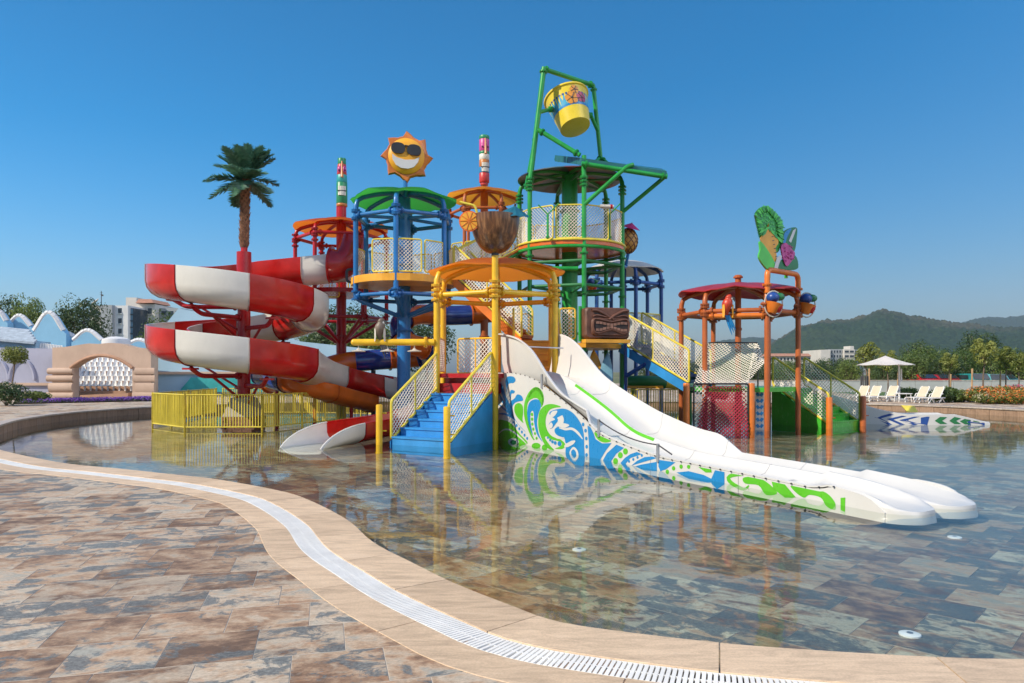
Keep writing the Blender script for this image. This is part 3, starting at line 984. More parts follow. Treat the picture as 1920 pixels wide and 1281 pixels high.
# ---- red tower (start of the spiral slide)
RC = (X(640, 29.2), 29.2)
rt = tower("play_tower", "red play tower with orange dome canopy where the spiral slide starts", "play tower", RC, 1.78, -170, 3.9, 7.45, 7.83, M_red, M_canopyred, pr=.078, rings=(7.12, 3.95), mast=(.20, -.22, Z(389, 29.2)), wave=.05)
disc_platform(rt, RC, 1.55, 5.05, .16, M_red, 16)
for k in (4, 5, 6, 7, 8):
    rail_panel(rt, hexpt(RC, 1.5, -90+30*k+2, 5.05), hexpt(RC, 1.5, -90+30*k+28, 5.05), 1.0)
lo_a, lo_b = at(572, 560, 27.9), at(636, 560, 27.9)
rail_panel(rt, lo_a, lo_b, 1.0)
for k in range(6):
    a = hexpt(RC, 1.75, -170+60*k, 4.0)
    m = MB(); m.tube([a, V((RC[0], RC[1], 2.9))], .065, 8); m.build("strut", M_red, rt, smooth=True)
# entry tub: a wide elbow that opens onto the flume
ep = catmull([at(621, 497, 26.75), at(632, 497, 26.75), at(645, 493, 26.8), at(656, 478, 26.9), at(661, 460, 27.0), at(664, 443, 27.0)], 5)
m = MB(); m.tube(ep, [.60 - .0075*i for i in range(len(ep))], 20, caps=False)
en = m.build("slide_entry", M_gelred, rt, smooth=True, angle=80)
md = (ep[1]-ep[0]).normalized()
g = MB(); g.lathe(ep[0], [(.58, -.02), (.68, -.02), (.68, .05), (.58, .05)], 24, md.to_track_quat('Z', 'Y').to_matrix()); g.build("mouth_flange", M_gelred, en, smooth=True, angle=30)
g = MB(); g.tube(bend([at(661, 505, 26.3), at(650, 506, 26.2), at(650, 528, 26.2), at(672, 532, 26.2)], .12), .05, 8); g.build("feed_pipe", M_dark, en, smooth=True)

# ---- amber-roofed tower at the back
OC = (X(908, 30), 30.0)
ot = tower("play_tower", "orange play tower with amber dome canopy behind the coconut bowl", "play tower", OC, 1.46, -60, 5.3, 8.86, 9.26, M_rust, M_canopyamber, pr=.07, rings=(8.3,), mast=(.16, -.22, 9.4), wave=.06)
disc_platform(ot, OC, 1.6, 5.9, .2, M_amber, 16)
for k in range(12):
    rail_panel(ot, hexpt(OC, 1.5, 30*k+2, 5.9), hexpt(OC, 1.5, 30*k+28, 5.9), 1.05)

# ---- pale-roofed blue tower
WC = (X(1168, 32), 32.0)
wt = tower("play_tower", "navy blue play tower with pale canopy behind the green tower", "play tower", WC, 1.66, -20, -.22, 6.15, 6.62, M_navy, M_canopywhite, pr=.085, rings=(5.6,), mast=(.15, -.22, 6.6), wave=.02)
disc_platform(wt, WC, 1.7, 3.1, .2, M_darkgreen, 12)
for k in range(6):
    rail_panel(wt, hexpt(WC, 1.62, -20+60*k+2, 3.1), hexpt(WC, 1.62, 40+60*k-2, 3.1), 1.2, sp=.1)

# ---- right-hand tower with crimson canopy
QC = (X(1384, 24.6), 24.6)
qt = tower("play_tower", "burnt orange play tower with crimson canopy over the climbing net", "play tower", QC, 1.88, -80, -.22, 4.36, 4.72, M_rust, M_canopycrimson, pr=.085, rings=(3.78,), mast=(.10, -.22, 5.0), wave=.07, bottoms=[-.22]*6)
disc_platform(qt, QC, 1.84, 1.35, .14, M_greengel, deg0=-80)
# portal pipe that carries the leaf sign
pa, pb = hexpt(QC, 1.88, -80, 0), hexpt(QC, 1.88, -20, 0)
m = MB(); m.tube(bend([V((pa.x, pa.y-.02, 4.3)), V((pa.x, pa.y-.02, 5.03)), V((pb.x, pb.y, 5.03)), V((pb.x, pb.y, 4.3))], .22, 6), .088, 12)
for p in (pa, pb): flange(m, V((p.x, p.y, 4.55)), .085)
m.build("portal_pipe", M_orange, qt, smooth=True)
a_, b_ = hexpt(QC, 1.88, 220, 3.62), hexpt(QC, 1.88, -80, 3.62)
m = MB(); m.tube([a_, b_], .08, 12); flange(m, a_.lerp(b_, .12), .08, b_-a_); flange(m, a_.lerp(b_, .93), .08, b_-a_)
m.build("perch_beam", M_orange, qt, smooth=True)
m = MB(); m.lathe((QC[0], QC[1], 5.0), [(.16, 0), (.16, .04), (.1, .1)], 12); m.build("mast_cap", M_rust, qt)

# ---- green tower with tipping bucket frame
GC = (2.17, 27.5)
gt = tower("play_tower", "tall green play tower carrying the tipping bucket frame", "play tower", GC, 2.0, -80, -.22, 9.0, 9.32, M_green, None, pr=.085, rings=(), mast=(.30, -.22, 9.2))
patch = [paint("patchwork %d" % i, c, .4) for i, c in enumerate([(.03, .09, .12), (.16, .04, .05), (.02, .10, .06), (.10, .08, .03), (.03, .05, .14), (.06, .06, .07)])]
for k in range(18):
    rows = []
    for i in range(5):
        t = lerp(.05, 1.0, i/4)
        rows.append([hexpt(GC, 1.96*t, 20*(k+s), 9.05 + .3*(1-t*t)) for s in (0, .5, 1)])
    m = MB(); m.shell(rows, V((0, 0, -.03))); m.build("canopy_panel", patch[(k*7) % 6], gt)
for k in range(6):
    m = MB(); m.tube([V((GC[0], GC[1], 9.02)), hexpt(GC, 1.95, -80+60*k, 8.92)], .05, 8); m.build("roof_spoke", M_darkgreen, gt, smooth=True)
disc_platform(gt, GC, 2.06, 6.45, .14, M_orangegel, 32)
m = MB(); m.tube([hexpt(GC, 2.08, 10*k, 6.47) for k in range(36)], .04, 8, closed=True); m.build("platform_rim", M_railyellow, gt, smooth=True)
m = MB(); m.tube([hexpt(GC, 2.04, 10*k, 6.24) for k in range(36)], .06, 8, closed=True); m.build("ring_beam", M_green, gt, smooth=True)
for k in range(12):
    rail_panel(gt, hexpt(GC, 2.0, -80+30*k+1.5, 6.47), hexpt(GC, 2.0, -50+30*k-1.5, 6.47), 1.22)
for z in (5.75, 4.9):
    for k in range(6):
        m = MB(); m.tube([hexpt(GC, 2.0, -80+60*k, z), hexpt(GC, 2.0, -20+60*k, z)], .06, 8); m.build("ring_beam", M_darkgreen, gt, smooth=True)
        m = MB(); m.tube([hexpt(GC, 2.0, -80+60*k, z), V((GC[0], GC[1], z-.1))], .055, 8); m.build("cross_beam", M_darkgreen, gt, smooth=True)
m = MB(); m.tube([at(1035, 504, 25), at(1084, 504, 25)], .085, 10); m.build("side_beam", M_green, gt, smooth=True)
f = MB()
for k in range(6):
    for z in (8.5, 6.0, 4.6, 2.6): flange(f, hexpt(GC, 2.0, -80+60*k, z), .085)
f.build("pipe_flange", M_green, gt, kind="stuff")
# lower deck of the green tower and the walkway to the yellow tower
disc_platform(gt, GC, 2.25, 2.85, .16, M_amber, deg0=-80)
# Y-shaped nozzle and pipes on the upper platform
for px, ypt in ((1027, 25.45), (1143, 26.0)):
    p0 = at(px, 448, ypt); p1 = at(px, 402, ypt)
    m = MB(); m.tube([p0, p1], .04, 8); flange(m, p0 + V((0, 0, .05)), .04)
    m.tube([p1, p1 + V((-.33, 0, .33))], .025, 6); m.tube([p1, p1 + V((.38, 0, .38))], .025, 6)
    m.build("spray_nozzle", M_green, gt, smooth=True)
gun = at(1140, 388, 25.6)
m = MB(); m.tube([gun + V((-.28, 0, .02)), gun + V((.2, 0, 0))], .07, 12); 
gg = m.build("water_cannon", M_canopywhite, gt, smooth=True)
m = MB(); m.tube([gun + V((.08, 0, .005)), gun + V((.15, 0, .005))], .08, 12); m.build("band", M_red, gg, smooth=True)
# frame of the bucket
f1b, f1t = hexpt(GC, 2.0, 220, 6.4), V((1.15, 26.2, 12.7))
f2t, f2b = V((3.08, 27.7, 12.7)), V((3.47, 28.0, 9.3))
def bar_part(name, pts, r, mat, root, fl=True):
    m = MB(); m.tube(pts, r, 10)
    if fl:
        d = V(pts[1])-V(pts[0]); flange(m, V(pts[0]) + d.normalized()*.16, r*.9, d)
        d = V(pts[-1])-V(pts[-2]); flange(m, V(pts[-1]) - d.normalized()*.16, r*.9, d)
    return m.build(name, mat, root, smooth=True)
f1m = hexpt(GC, 2.0, 220, 8.6)
bar_part("frame_leg", [f1m, f1t + V((0, 0, .06))], .095, M_green, gt)
bar_part("frame_leg", [f1m + V((-.14, .5, -.1)), f1m.lerp(f1t, .42)], .07, M_green, gt)
bar_part("frame_beam", [f1t + V((-.05, -.04, 0)), f2t], .085, M_green, gt)
bar_part("frame_leg", [f2t, f2b], .085, M_green, gt)
fj = f2t.lerp(f2b, .78)
bar_part("frame_brace", [fj, V((2.9, 26.9, 9.45))], .06, M_green, gt)
bar_part("frame_brace", [fj, V((3.95, 27.6, 9.45))], .06, M_green, gt)
br0 = at(1010, 244, 26.0); br1 = at(1087, 291, 25.5)
bar_part("frame_brace", [br0, br1], .085, M_green, gt)
# splash roof below the bucket: a tilted deck of boards
p_a, p_b = at(1031, 291, 27.0), at(1090, 298, 25.4)
r0, r1, r2, r3 = at(1090, 296, 25.4), at(1250, 321, 25.6), at(1240, 316, 27.8), at(1040, 291, 27.8)
for k in range(6):
    s0, s1 = k/6, (k+1)/6-.012
    m = MB(); m.prism([r0.lerp(r3, s0), r1.lerp(r2, s0), r1.lerp(r2, s1), r0.lerp(r3, s1)], (0, 0, -.24))
    m.build("roof_board", paint("splash roof", (.015, .12, .12), .35), gt)
bar_part("roof_edge", [r0 + V((0, -.06, -.22)), r1 + V((0, -.06, -.22))], .085, M_green, gt)
bar_part("roof_edge", [r3 + V((0, .03, -.12)), r2 + V((0, .03, -.12))], .075, M_green, gt)
pst = hexpt(GC, 2.0, -80, 0)
bar_part("roof_strut", bend([V((pst.x, pst.y-.02, Z(384, 25.5))), at(1176, 312, 25.4), at(1187, 309, 25.5)], .2), .075, M_green, gt, False)
pst2 = hexpt(GC, 2.0, -20, 0)
bar_part("roof_strut", bend([V((pst2.x, pst2.y, Z(398, 26.8))), at(1250, 329, 26.0), at(1243, 321, 26.0)], .2), .075, M_green, gt, False)
for p, z in ((hexpt(GC, 2.0, -80, 8.9), 9.4),):
    bar_part("post_top", [V((p.x, p.y, 8.5)), V((p.x, p.y, Z(292, p.y)))], .085, M_green, gt)
# tipping bucket
bc = at(1070, 212, 26.95)
bk_ = thing("tipping_bucket", "big tilted yellow tipping bucket painted with flowers on the green frame", "bucket", bc)
M_bucket = paint("bucket yellow", (.74, .56, .03), .3, var=.08)
bax = V((-.25, .34, 1)).normalized(); bq = bax.to_track_quat('Z', 'Y').to_matrix()
def bkp(a, h, off=0.0):   # point on the bucket wall: angle, height -.68.. .68
    r = lerp(.56, .80, (h+.66)/1.32) + off
    return bc + bq @ V((r*math.cos(a), r*math.sin(a), h))
m = MB(); m.lathe(bc, [(.54, -.66), (.56, -.655), (.80, .62), (.85, .64), (.85, .70), (.79, .70), (.74, .6), (.52, -.60), (.02, -.60)], 36, bq)
m.f[-2] = m.f[-2]
m.build("bucket_shell", M_bucket, bk_, smooth=True, angle=50)
def band(h0, h1, mat, nm, off):
    m = MB(); rows = [[bkp(2*math.pi*k/48, h, off) for k in range(49)] for h in (h0, h1)]
    m.grid(rows); return m.build(nm, mat, bk_, smooth=True, angle=180)
band(-.06, .30, paint("bucket turquoise", (.05, .35, .55), .3), "painted_band", .004)
band(.30, .37, M_printnavy, "painted_band", .005); band(-.14, -.06, M_printblue, "painted_band", .005)
view = (bq.inverted() @ (V((0, 0, H)) - bc)).normalized()
va = math.atan2(view.y, view.x)
M_flower = paint("flower amber", (.66, .27, .03), .35); M_pinkf = paint("flower pink", (.45, .05, .12), .35)
def flower(a0, h0, rad, mat):
    fl = None
    for k in range(5):
        m = MB(); c = []
        for j in range(14):
            t = 2*math.pi*j/14
            u = rad*.55*math.cos(2*math.pi*k/5+.4) + rad*.5*math.cos(t); v = rad*.55*math.sin(2*math.pi*k/5+.4) + rad*.5*math.sin(t)
            c.append(bkp(a0 + u/.7, h0 + v, .012 + .002*k))
        m.add(c, [tuple(range(14))]); m.build("petal", mat, bk_)
    m = MB(); m.ball(bkp(a0, h0, .02), rad*.16, 8, 5); m.build("flower_eye", M_dark, bk_, smooth=True)
    m = MB()
    for k in range(5):
        t = 2*math.pi*(k+.5)/5+.4
        m.tube([bkp(a0, h0, .022), bkp(a0 + rad*.9*math.cos(t)/.7, h0 + rad*.9*math.sin(t), .022)], .012, 5)
    m.build("flower_line", M_dark, bk_)
flower(va+.30, .12, .24, M_flower); flower(va+.52, .42, .16, M_flower); flower(va+.85, .14, .2, M_pinkf)
for s, fx in ((-1, f1b.lerp(f1t, .74)), (1, f2t.lerp(f2b, .5))):
    hub = bc + V((s*.78, .32*s, .02))
    m = MB(); m.tube([fx if s > 0 else f1m.lerp(f1t, .62), hub], .07, 10); m.tube([hub - V((s*.1, 0, 0)), hub + V((s*.06, 0, 0))], .11, 12)
    m.build("pivot", M_green, bk_, smooth=True)
# ------------------------------------------------------------------ white racing slide with two lanes
SD = V((.45, -.893, 0)); SN = V((.893, .45, 0)); S0 = V((-.36, 19.9, 0))
LW = 1.75
def plane_t(px, off=0.0):
    k = (px-960)/F; o = S0 + SN*off
    return (o.y*k - o.x) / (SD.x - SD.y*k)
def plane_tz(px, py, off=0.0):
    t = plane_t(px, off); y = S0.y + SN.y*off + SD.y*t
    return (t, Z(py, y))
def sp(t, u, z): return S0 + SD*t + SN*u + V((0, 0, z))
rim_near = [plane_tz(*p) for p in ((936, 625), (968, 633), (985, 645), (1000, 660), (1012, 682), (1025, 703), (1050, 737), (1085, 760), (1128, 786))]
rim_far = [plane_tz(*p, off=LW) for p in ((1043, 626), (1059, 628), (1075, 637), (1091, 653), (1107, 674), (1128, 701), (1155, 722), (1192, 746), (1232, 770), (1271, 788), (1309, 804), (1362, 817), (1386, 851))]
flange_px = ((938, 699), (965, 700), (985, 704), (1005, 712), (1020, 723), (1045, 742), (1060, 754), (1090, 779), (1124, 814), (1160, 830), (1200, 846), (1240, 859), (1300, 871), (1392, 889), (1545, 920))
fl_tab = [plane_tz(*p) for p in flange_px]
fl_tab = [(fl_tab[0][0]-.2, fl_tab[0][1])] + fl_tab + [(10.6, .235), (10.9, .232), (11.2, .215), (11.38, .175), (11.5, .12), (11.58, .05), (11.62, -.02), (11.63, -.06)]
def zf(t): return interp(fl_tab, t) - .10 if t < 10.5 else lerp(interp(fl_tab, 10.5)-.10, -.03, min(1, (t-10.5)/1.0))
TEND = 11.75
rs = thing("racing_slide", "two lane white racing slide with blue and green swirls running into the pool", "water slide", S0)
ts = [10.5*i/88 for i in range(89)] + [10.5 + (TEND-10.5)*math.sin(math.pi/2*k/22) for k in range(1, 23)]
def smooth_tab(tab, t, w=.25):
    return sum(interp(tab, t + d*w) for d in (-1, -.5, 0, .5, 1))/5
rows = []
for t in ts:
    b = smooth_tab(fl_tab, t, .3) - .10 if t < 10.0 else lerp(.13, .04, min(1, ((t-10.0)/1.4)))
    rn = smooth_tab(rim_near, t) if t < 4.5 else 0
    rn = max(rn, (smooth_tab(fl_tab, t) if t < 10.7 else .23) + .03)
    rf = smooth_tab(rim_far, t) if t < rim_far[-1][0] else 0
    rf = max(rf, b + .14)
    e = min(1, max(0, t-10.55)/1.2)           # walls round off at the outfall
    tip = lambda z: .03 + (z-.03)*math.sqrt(max(0, 1-e*e))
    rn = tip(rn); rf = tip(max(rf, .0)); dv = tip(b + .17)
    kk = math.sqrt(max(0, 1-e*e))
    rows.append([sp(t, -.015, rn), sp(t, .02, rn+.012), sp(t, .06, rn-.01), sp(t, .10, max(b+.10*kk, lerp(b, rn, .35))), sp(t, .20, b+.03*kk), sp(t, .32, b), sp(t, .62, b), sp(t, .74, b+.03*kk),
                 sp(t, .82, b+.11*kk), sp(t, .86, dv), sp(t, .90, dv), sp(t, .94, b+.11*kk), sp(t, 1.02, b+.03*kk), sp(t, 1.14, b), sp(t, 1.44, b), sp(t, 1.56, b+.03*kk),
                 sp(t, 1.65, max(b+.10*kk, lerp(b, rf, .35))), sp(t, 1.70, rf-.01), sp(t, 1.73, rf+.012), sp(t, 1.765, rf)])
# each lane ends in a rounded tongue
us = [-.015, .02, .06, .10, .20, .32, .62, .74, .82, .86, .90, .94, 1.02, 1.14, 1.44, 1.56, 1.65, 1.70, 1.73, 1.765]
def tend(u):
    uc = .43 if u < .88 else 1.32
    return 11.42 + .5*math.sqrt(max(0, 1-((u-uc)/.46)**2))
for i, t in enumerate(ts):
    if t > 10.5:
        for k, u in enumerate(us):
            rows[i][k] = rows[i][k] + SD*((t-10.5)*((tend(u)-10.5)/(TEND-10.5) - 1))
rows.append([V((p.x, p.y, -.10)) + SD*.03 for p in rows[-1]])
m = MB(); m.shell(rows, V((0, 0, -.025)))
trough = m.build("slide_trough", M_white, rs, smooth=True, angle=45)
# printed side panels on both sides
def side_panel(u, th):
    m = MB(); tt = [11.62*i/120 for i in range(121)]
    top = [sp(t, u, smooth_tab(fl_tab, t, .12)) for t in tt]; bot = [sp(t, u, -.12) for t in tt]
    m.shell([bot, top], SN*th)
    return m.build("side_panel", M_white, rs, smooth=True, angle=30)
pn = side_panel(-.02, .03)
side_panel(LW+.02, -.03)
m = MB()
for i in range(44):
    t = .1 + i*.25
    if t > 11.2: break
    c = sp(t, -.028, smooth_tab(fl_tab, t, .12) + .012)
    m.tube([c, c - SN*.022], .013, 5)
m.build("bolt", M_dark, pn, kind="stuff")
m = MB()
for t in (4.55, 6.7, 9.0):
    m.box(sp(t, -.0225, interp(fl_tab, t)/2 - .06), (.006, .006, interp(fl_tab, t)+.1))
m.build("panel_seam", M_steel, pn, kind="stuff")

for t in (2.9, 4.9, 6.9, 8.8):
    i = round(t/10.5*88)
    m = MB(); m.tube([p + V((0, 0, .0035)) for p in rows[i][1:-1]], .0035, 4); m.build("section_joint", M_steel, trough)
# print on the near side panel: (panel metres along, height) outlines read on the panel plane
SC = 5.647
def Q(x, y): return plane_tz(920 + x/SC, 680 + y/SC)
layer = {}
def on_panel(t, z, lift): return sp(t, -.0245 - lift, z)
def spline2(pts, n=4, closed=True):
    return [(p.x, p.y) for p in catmull([V((x, y, 0)) for x, y in pts], n, closed)]
def clip_top(poly):
    return [(t, min(z, interp(fl_tab, t) - .02)) for t, z in poly]
def fill(mat, pts, lift=0.0, sm=True, scale=True):
    P = [Q(*p) for p in (spline2(pts) if sm else pts)]
    P = clip_top(P)
    mbx = MB(); layer[len(layer)] = (mbx, mat)
    mbx.add([on_panel(t, z, lift) for t, z in P], [tuple(range(len(P)))])
def stroke(mat, pts, w, lift=0.0, taper=True):
    L = resample([V((x, y, 0)) for x, y in spline2(pts, 5, False)], 12)
    left, right = [], []
    for i, (p, t) in enumerate(zip(L, tangents(L))):
        s = i/(len(L)-1)
        ww = w/2 * (min(1, .35 + 2.6*min(s, 1-s)) if taper else 1)
        n = V((-t.y, t.x, 0))*ww
        left.append(p+n); right.append(p-n)
    mbx = MB(); layer[len(layer)] = (mbx, mat)
    a = [on_panel(*clip_top([Q(p.x, p.y)])[0], lift) for p in left]; b = [on_panel(*clip_top([Q(p.x, p.y)])[0], lift) for p in right]
    mbx.grid([a, b])
def spot(mat, x, y, rx, ry, lift=0.0):
    fill(mat, [(x+rx*math.cos(2*math.pi*k/10), y+ry*math.sin(2*math.pi*k/10)) for k in range(10)], lift, False)
B_, G_, W_ = M_printblue, M_printgreen, M_white
# feathers on the left
fill(B_, [(165, 190), (190, 148), (250, 150), (272, 185), (250, 215), (205, 222), (185, 265), (180, 340), (172, 250)])
fill(B_, [(212, 320), (225, 290), (262, 300), (255, 325), (228, 330), (222, 380), (210, 370)])
fill(B_, [(215, 420), (260, 380), (290, 338), (335, 352), (350, 400), (300, 412), (262, 430), (240, 470), (250, 560), (300, 650), (382, 735), (330, 690), (262, 600), (225, 510)])
stroke(B_, [(95, 180), (120, 250), (150, 350), (200, 460), (245, 560)], 34)
stroke(B_, [(92, 320), (130, 400), (190, 490), (250, 580)], 26)
stroke(B_, [(92, 440), (150, 490), (210, 540), (262, 590)], 22)
stroke(B_, [(92, 540), (160, 545), (220, 570), (270, 610)], 22)
fill(G_, [(258, 490), (270, 445), (310, 428), (345, 455), (352, 520), (345, 600), (355, 640), (300, 590), (268, 540)])
stroke(G_, [(545, 470), (562, 400), (545, 320), (492, 275), (430, 320), (385, 420), (378, 540), (400, 650), (440, 770), (470, 820)], 34)
fill(G_, [(420, 330), (460, 275), (492, 260), (540, 290), (570, 380), (560, 450), (540, 440), (510, 385), (470, 375), (420, 400), (392, 440)])
fill(B_, [(400, 480), (425, 415), (480, 388), (530, 405), (540, 470), (515, 540), (500, 640), (520, 760), (560, 840), (500, 760), (470, 640), (465, 540), (450, 510), (430, 540), (432, 640), (455, 760), (470, 800), (420, 690), (398, 580)])
for x, y, r in ((446, 548, 13), (447, 598, 13), (450, 650, 12), (460, 703, 12), (478, 750, 11), (495, 800, 11)): spot(G_, x, y, r, r*1.5, .002)
# big wave curl
fill(G_, [(515, 580), (530, 510), (580, 455), (650, 438), (720, 452), (752, 470), (690, 478), (635, 500), (600, 560), (590, 640), (610, 720), (660, 780), (740, 810), (790, 850), (795, 890), (760, 915), (690, 910), (740, 890), (765, 860), (720, 830), (640, 810), (600, 780), (585, 800), (640, 880), (680, 925), (610, 905), (560, 830), (525, 740), (512, 660)])
for x, y, r in ((615, 795, 9), (640, 820, 11), (664, 838, 13), (693, 850, 15), (738, 858, 20)): spot(B_, x, y, r, r*1.35, .002)
fill(B_, [(640, 520), (700, 496), (790, 488), (870, 525), (930, 590), (975, 670), (995, 760), (1000, 880), (1000, 1080), (905, 1080), (812, 1000), (806, 900), (830, 872), (800, 845), (788, 800), (720, 772), (690, 740), (690, 700), (735, 665), (715, 630), (670, 685), (640, 700), (625, 660), (645, 625), (690, 602), (655, 572), (632, 545)])
stroke(W_, [(735, 690), (800, 705), (870, 700), (930, 740), (985, 810)], 26, .003)
stroke(W_, [(742, 570), (755, 610), (735, 680)], 62, .003, False)
fill(W_, [(748, 650), (790, 642), (845, 662), (800, 690), (755, 685)], .005)
fill(W_, [(640, 560), (660, 518), (715, 510), (700, 550), (665, 578)], .003)
fill(W_, [(628, 660), (650, 632), (668, 660), (655, 695), (632, 690)], .003)
stroke(W_, [(790, 890), (850, 860), (905, 828)], 42, .003)
fill(W_, [(845, 950), (885, 892), (930, 930), (940, 1000), (900, 1035), (865, 1000)], .003)
fill(B_, [(862, 950), (888, 918), (915, 950), (915, 995), (890, 1005)], .005)
stroke(W_, [(690, 790), (740, 800), (790, 795)], 18, .003)
for x, y in ((988, 655), (1014, 720), (1022, 803), (1026, 890), (1024, 978)): spot(B_, x, y, 14, 21)
for x, y in ((580, 898), (490, 880)): spot(G_, x, y, 30 if x > 500 else 48, 32)
for k in range(6): spot(B_, 255+28*k, 632+34*k, 10, 17)
# dark leaf at the far left foot
fill(G_, [(85, 620), (150, 610), (230, 650), (320, 760), (400, 850), (330, 880), (250, 920), (90, 920), (85, 760)])
stroke(W_, [(88, 760), (150, 710), (230, 720), (330, 800), (390, 860)], 16, .003)
spot(W_, 250, 840, 60, 42, .003); spot(M_darkgreen, 250, 845, 34, 26, .005)
# waves and chevrons along the run
fill(B_, [(1035, 668), (1065, 682), (1100, 750), (1120, 810), (1190, 855), (1290, 852), (1230, 930), (1170, 1030), (1180, 1090), (1058, 1090), (1050, 860)], sm=False)
fill(G_, [(1108, 745), (1138, 732), (1190, 780), (1285, 825), (1230, 846), (1170, 832), (1130, 795)])
fill(B_, [(1342, 868), (1422, 902), (1340, 965), (1285, 1045), (1310, 1120), (1240, 1120), (1195, 1040), (1240, 960)], sm=False)
for x, y in ((1437, 940), (1383, 980), (1332, 1042), (1382, 1110)): spot(G_, x, y, 26, 34)
fill(B_, [(1560, 945), (1490, 968), (1430, 1010), (1385, 1062), (1450, 1140), (1500, 1140), (1440, 1070), (1490, 1010), (1610, 968)], sm=False)
for k in range(4): spot(B_, 1475+45*k, 1045-21*k, 11, 16)
fill(B_, [(1500, 1090), (1560, 1040), (1640, 1000), (1720, 990), (1770, 1010), (1600, 1060)], sm=False)
fill(B_, [(1530, 1100), (1600, 1080), (1770, 1050), (1770, 1150), (1640, 1140)], sm=False)
SC0 = SC
def Q(x, y): return plane_tz(1240 + x/2.8235, 740 + y/2.8235)     # second stretch of the panel, towards the outfall
fill(B_, [(-10, 345), (80, 352), (30, 395), (0, 405), (-10, 380)], sm=False)
for x, y in ((37, 408), (70, 390), (110, 381), (150, 381), (72, 442)): spot(G_, x, y, 9, 12)
fill(G_, [(200, 382), (270, 392), (272, 412), (240, 412)], sm=False)
fill(B_, [(85, 412), (150, 405), (230, 425), (270, 445), (290, 400), (340, 408), (340, 475), (300, 500), (270, 470), (150, 445)], sm=False)
stroke(G_, [(450, 425), (390, 425), (360, 440), (380, 470), (440, 500), (470, 480)], 20)
fill(G_, [(440, 440), (500, 435), (560, 460), (620, 520), (560, 530), (520, 480), (450, 470)])
fill(G_, [(590, 458), (660, 475), (720, 545), (660, 545), (600, 500)], sm=False)
fill(G_, [(695, 478), (800, 495), (880, 520), (925, 570), (925, 610), (880, 590), (850, 545), (790, 530), (760, 545), (710, 510)])
fill(G_, [(955, 546), (980, 544), (978, 620), (955, 610)], sm=False)
for mbx, mt in layer.values():
    mbx.build("print_shape", mt, pn)
# green strip along the lane divider
m = MB(); m.grid([[sp(t, .818, smooth_tab(fl_tab, t, .3) - .10 + .11 + .0) + SN*(-.004) for t in [2.6 + .1*k for k in range(32)]], [sp(t, .855, smooth_tab(fl_tab, t, .3) - .10 + .168) + SN*(-.004) for t in [2.6 + .1*k for k in range(32)]]])
m.build("painted_strip", M_printgreen, rs, smooth=True)
# steel posts and cable along the near edge, grab bar at the start
m = MB(); cab = []
for px, py0, py1 in ((1018, 722, 703), (1125, 812, 786), (1236, 858, 838)):
    t, z0 = plane_tz(px, py0); _, z1 = plane_tz(px, py1)
    z1 = max(z1, z0 + .26)
    m = MB(); m.tube([sp(t, -.03, z0-.08), sp(t, -.03, z1)], .032, 10); cab.append(sp(t, -.03, z1-.02))
    m.build("cable_post", M_steel, rs, smooth=True)
m = MB()
pts = []
for a, b in zip(cab[1:], cab[2:] + [sp(plane_t(1262), -.03, .34)]):
    for k in range(9):
        s = k/8; q = a.lerp(b, s); q.z -= .10*4*s*(1-s) if (b-a).length > 1 else 0
        pts.append(q)
m.tube(pts, .014, 6); m.build("cable", M_dark, rs, smooth=True)
m = MB(); m.tube([at(978, 650, 18.9), at(1056, 653, 19.6)], .02, 8); m.build("grab_bar", M_steel, rs, smooth=True)

# ------------------------------------------------------------------ flumes swept along a path
def frames(path):
    T = tangents(path)
    return [(p, t, V((t.y, -t.x, 0))) for p, t in zip(path, T)]     # right-hand side normal
def flume(root, path, secfn, breaks, mats, name="flume_section", th=.035, rings=True, boltm=M_dark):
    fr = frames(path)
    for (i0, i1), mt in zip(zip(breaks, breaks[1:]), mats):
        rows = [[p + n*u + V((0, 0, z)) for u, z in secfn(i)] for i, (p, t, n) in list(enumerate(fr))[i0:i1+1]]
        m = MB()
        cen = [fr[i][0] for i in range(i0, i1+1)]
        def off(i, k, rows=rows, cen=cen):
            d = rows[i][k] - cen[i] - V((0, 0, .45)); return d.normalized()*th
        m.shell(rows, off)
        s = m.build(name, mt, root, smooth=True, angle=60)
        if rings:
            g = MB()
            for i in (i0, i1):
                pts = []
                for k, (u, z) in enumerate(secfn(i)):
                    q = fr[i][0] + fr[i][2]*u + V((0, 0, z)); d = (q - fr[i][0] - V((0, 0, .45))).normalized(); pts.append(q + d*(th+.012))
                g.tube(pts, .020, 5)
            for k in (0, -1):
                g.tube([rows[i][k] + V((0, 0, .012)) for i in range(len(rows))], .022, 6)
            g.build("joint_flange", mt, s, smooth=True)
def usec(w, h, hout=None, n=9):
    """U section: right-hand wall h, left-hand wall hout"""
    hout = hout or h; out = []
    for k in range(n):
        a = math.pi + math.pi*k/(n-1)
        out.append((-w*math.cos(math.pi*k/(n-1)), .5*h*(1 + math.sin(a))))
    out = [(-w*1.02, hout)] + [(u, z) for u, z in out] + [(w*1.02, h)]
    return out
HC = V((X(452, 24.8), 24.8, 0)); HR = 2.27
hp = []
start = V((X(655, 27.3), HC.y + HR, 5.22))
a90 = V((HC.x, HC.y+HR, 4.90))
for k in range(12): hp.append(start.lerp(a90, k/12) + V((0, 0, 0)))
def floorz(th): return 4.90 - (th-90)*(.49/90)
th = 90
while th <= 705:
    hp.append(V((HC.x + HR*math.cos(R(th)), HC.y + HR*math.sin(R(th)), floorz(th)))); th += 5
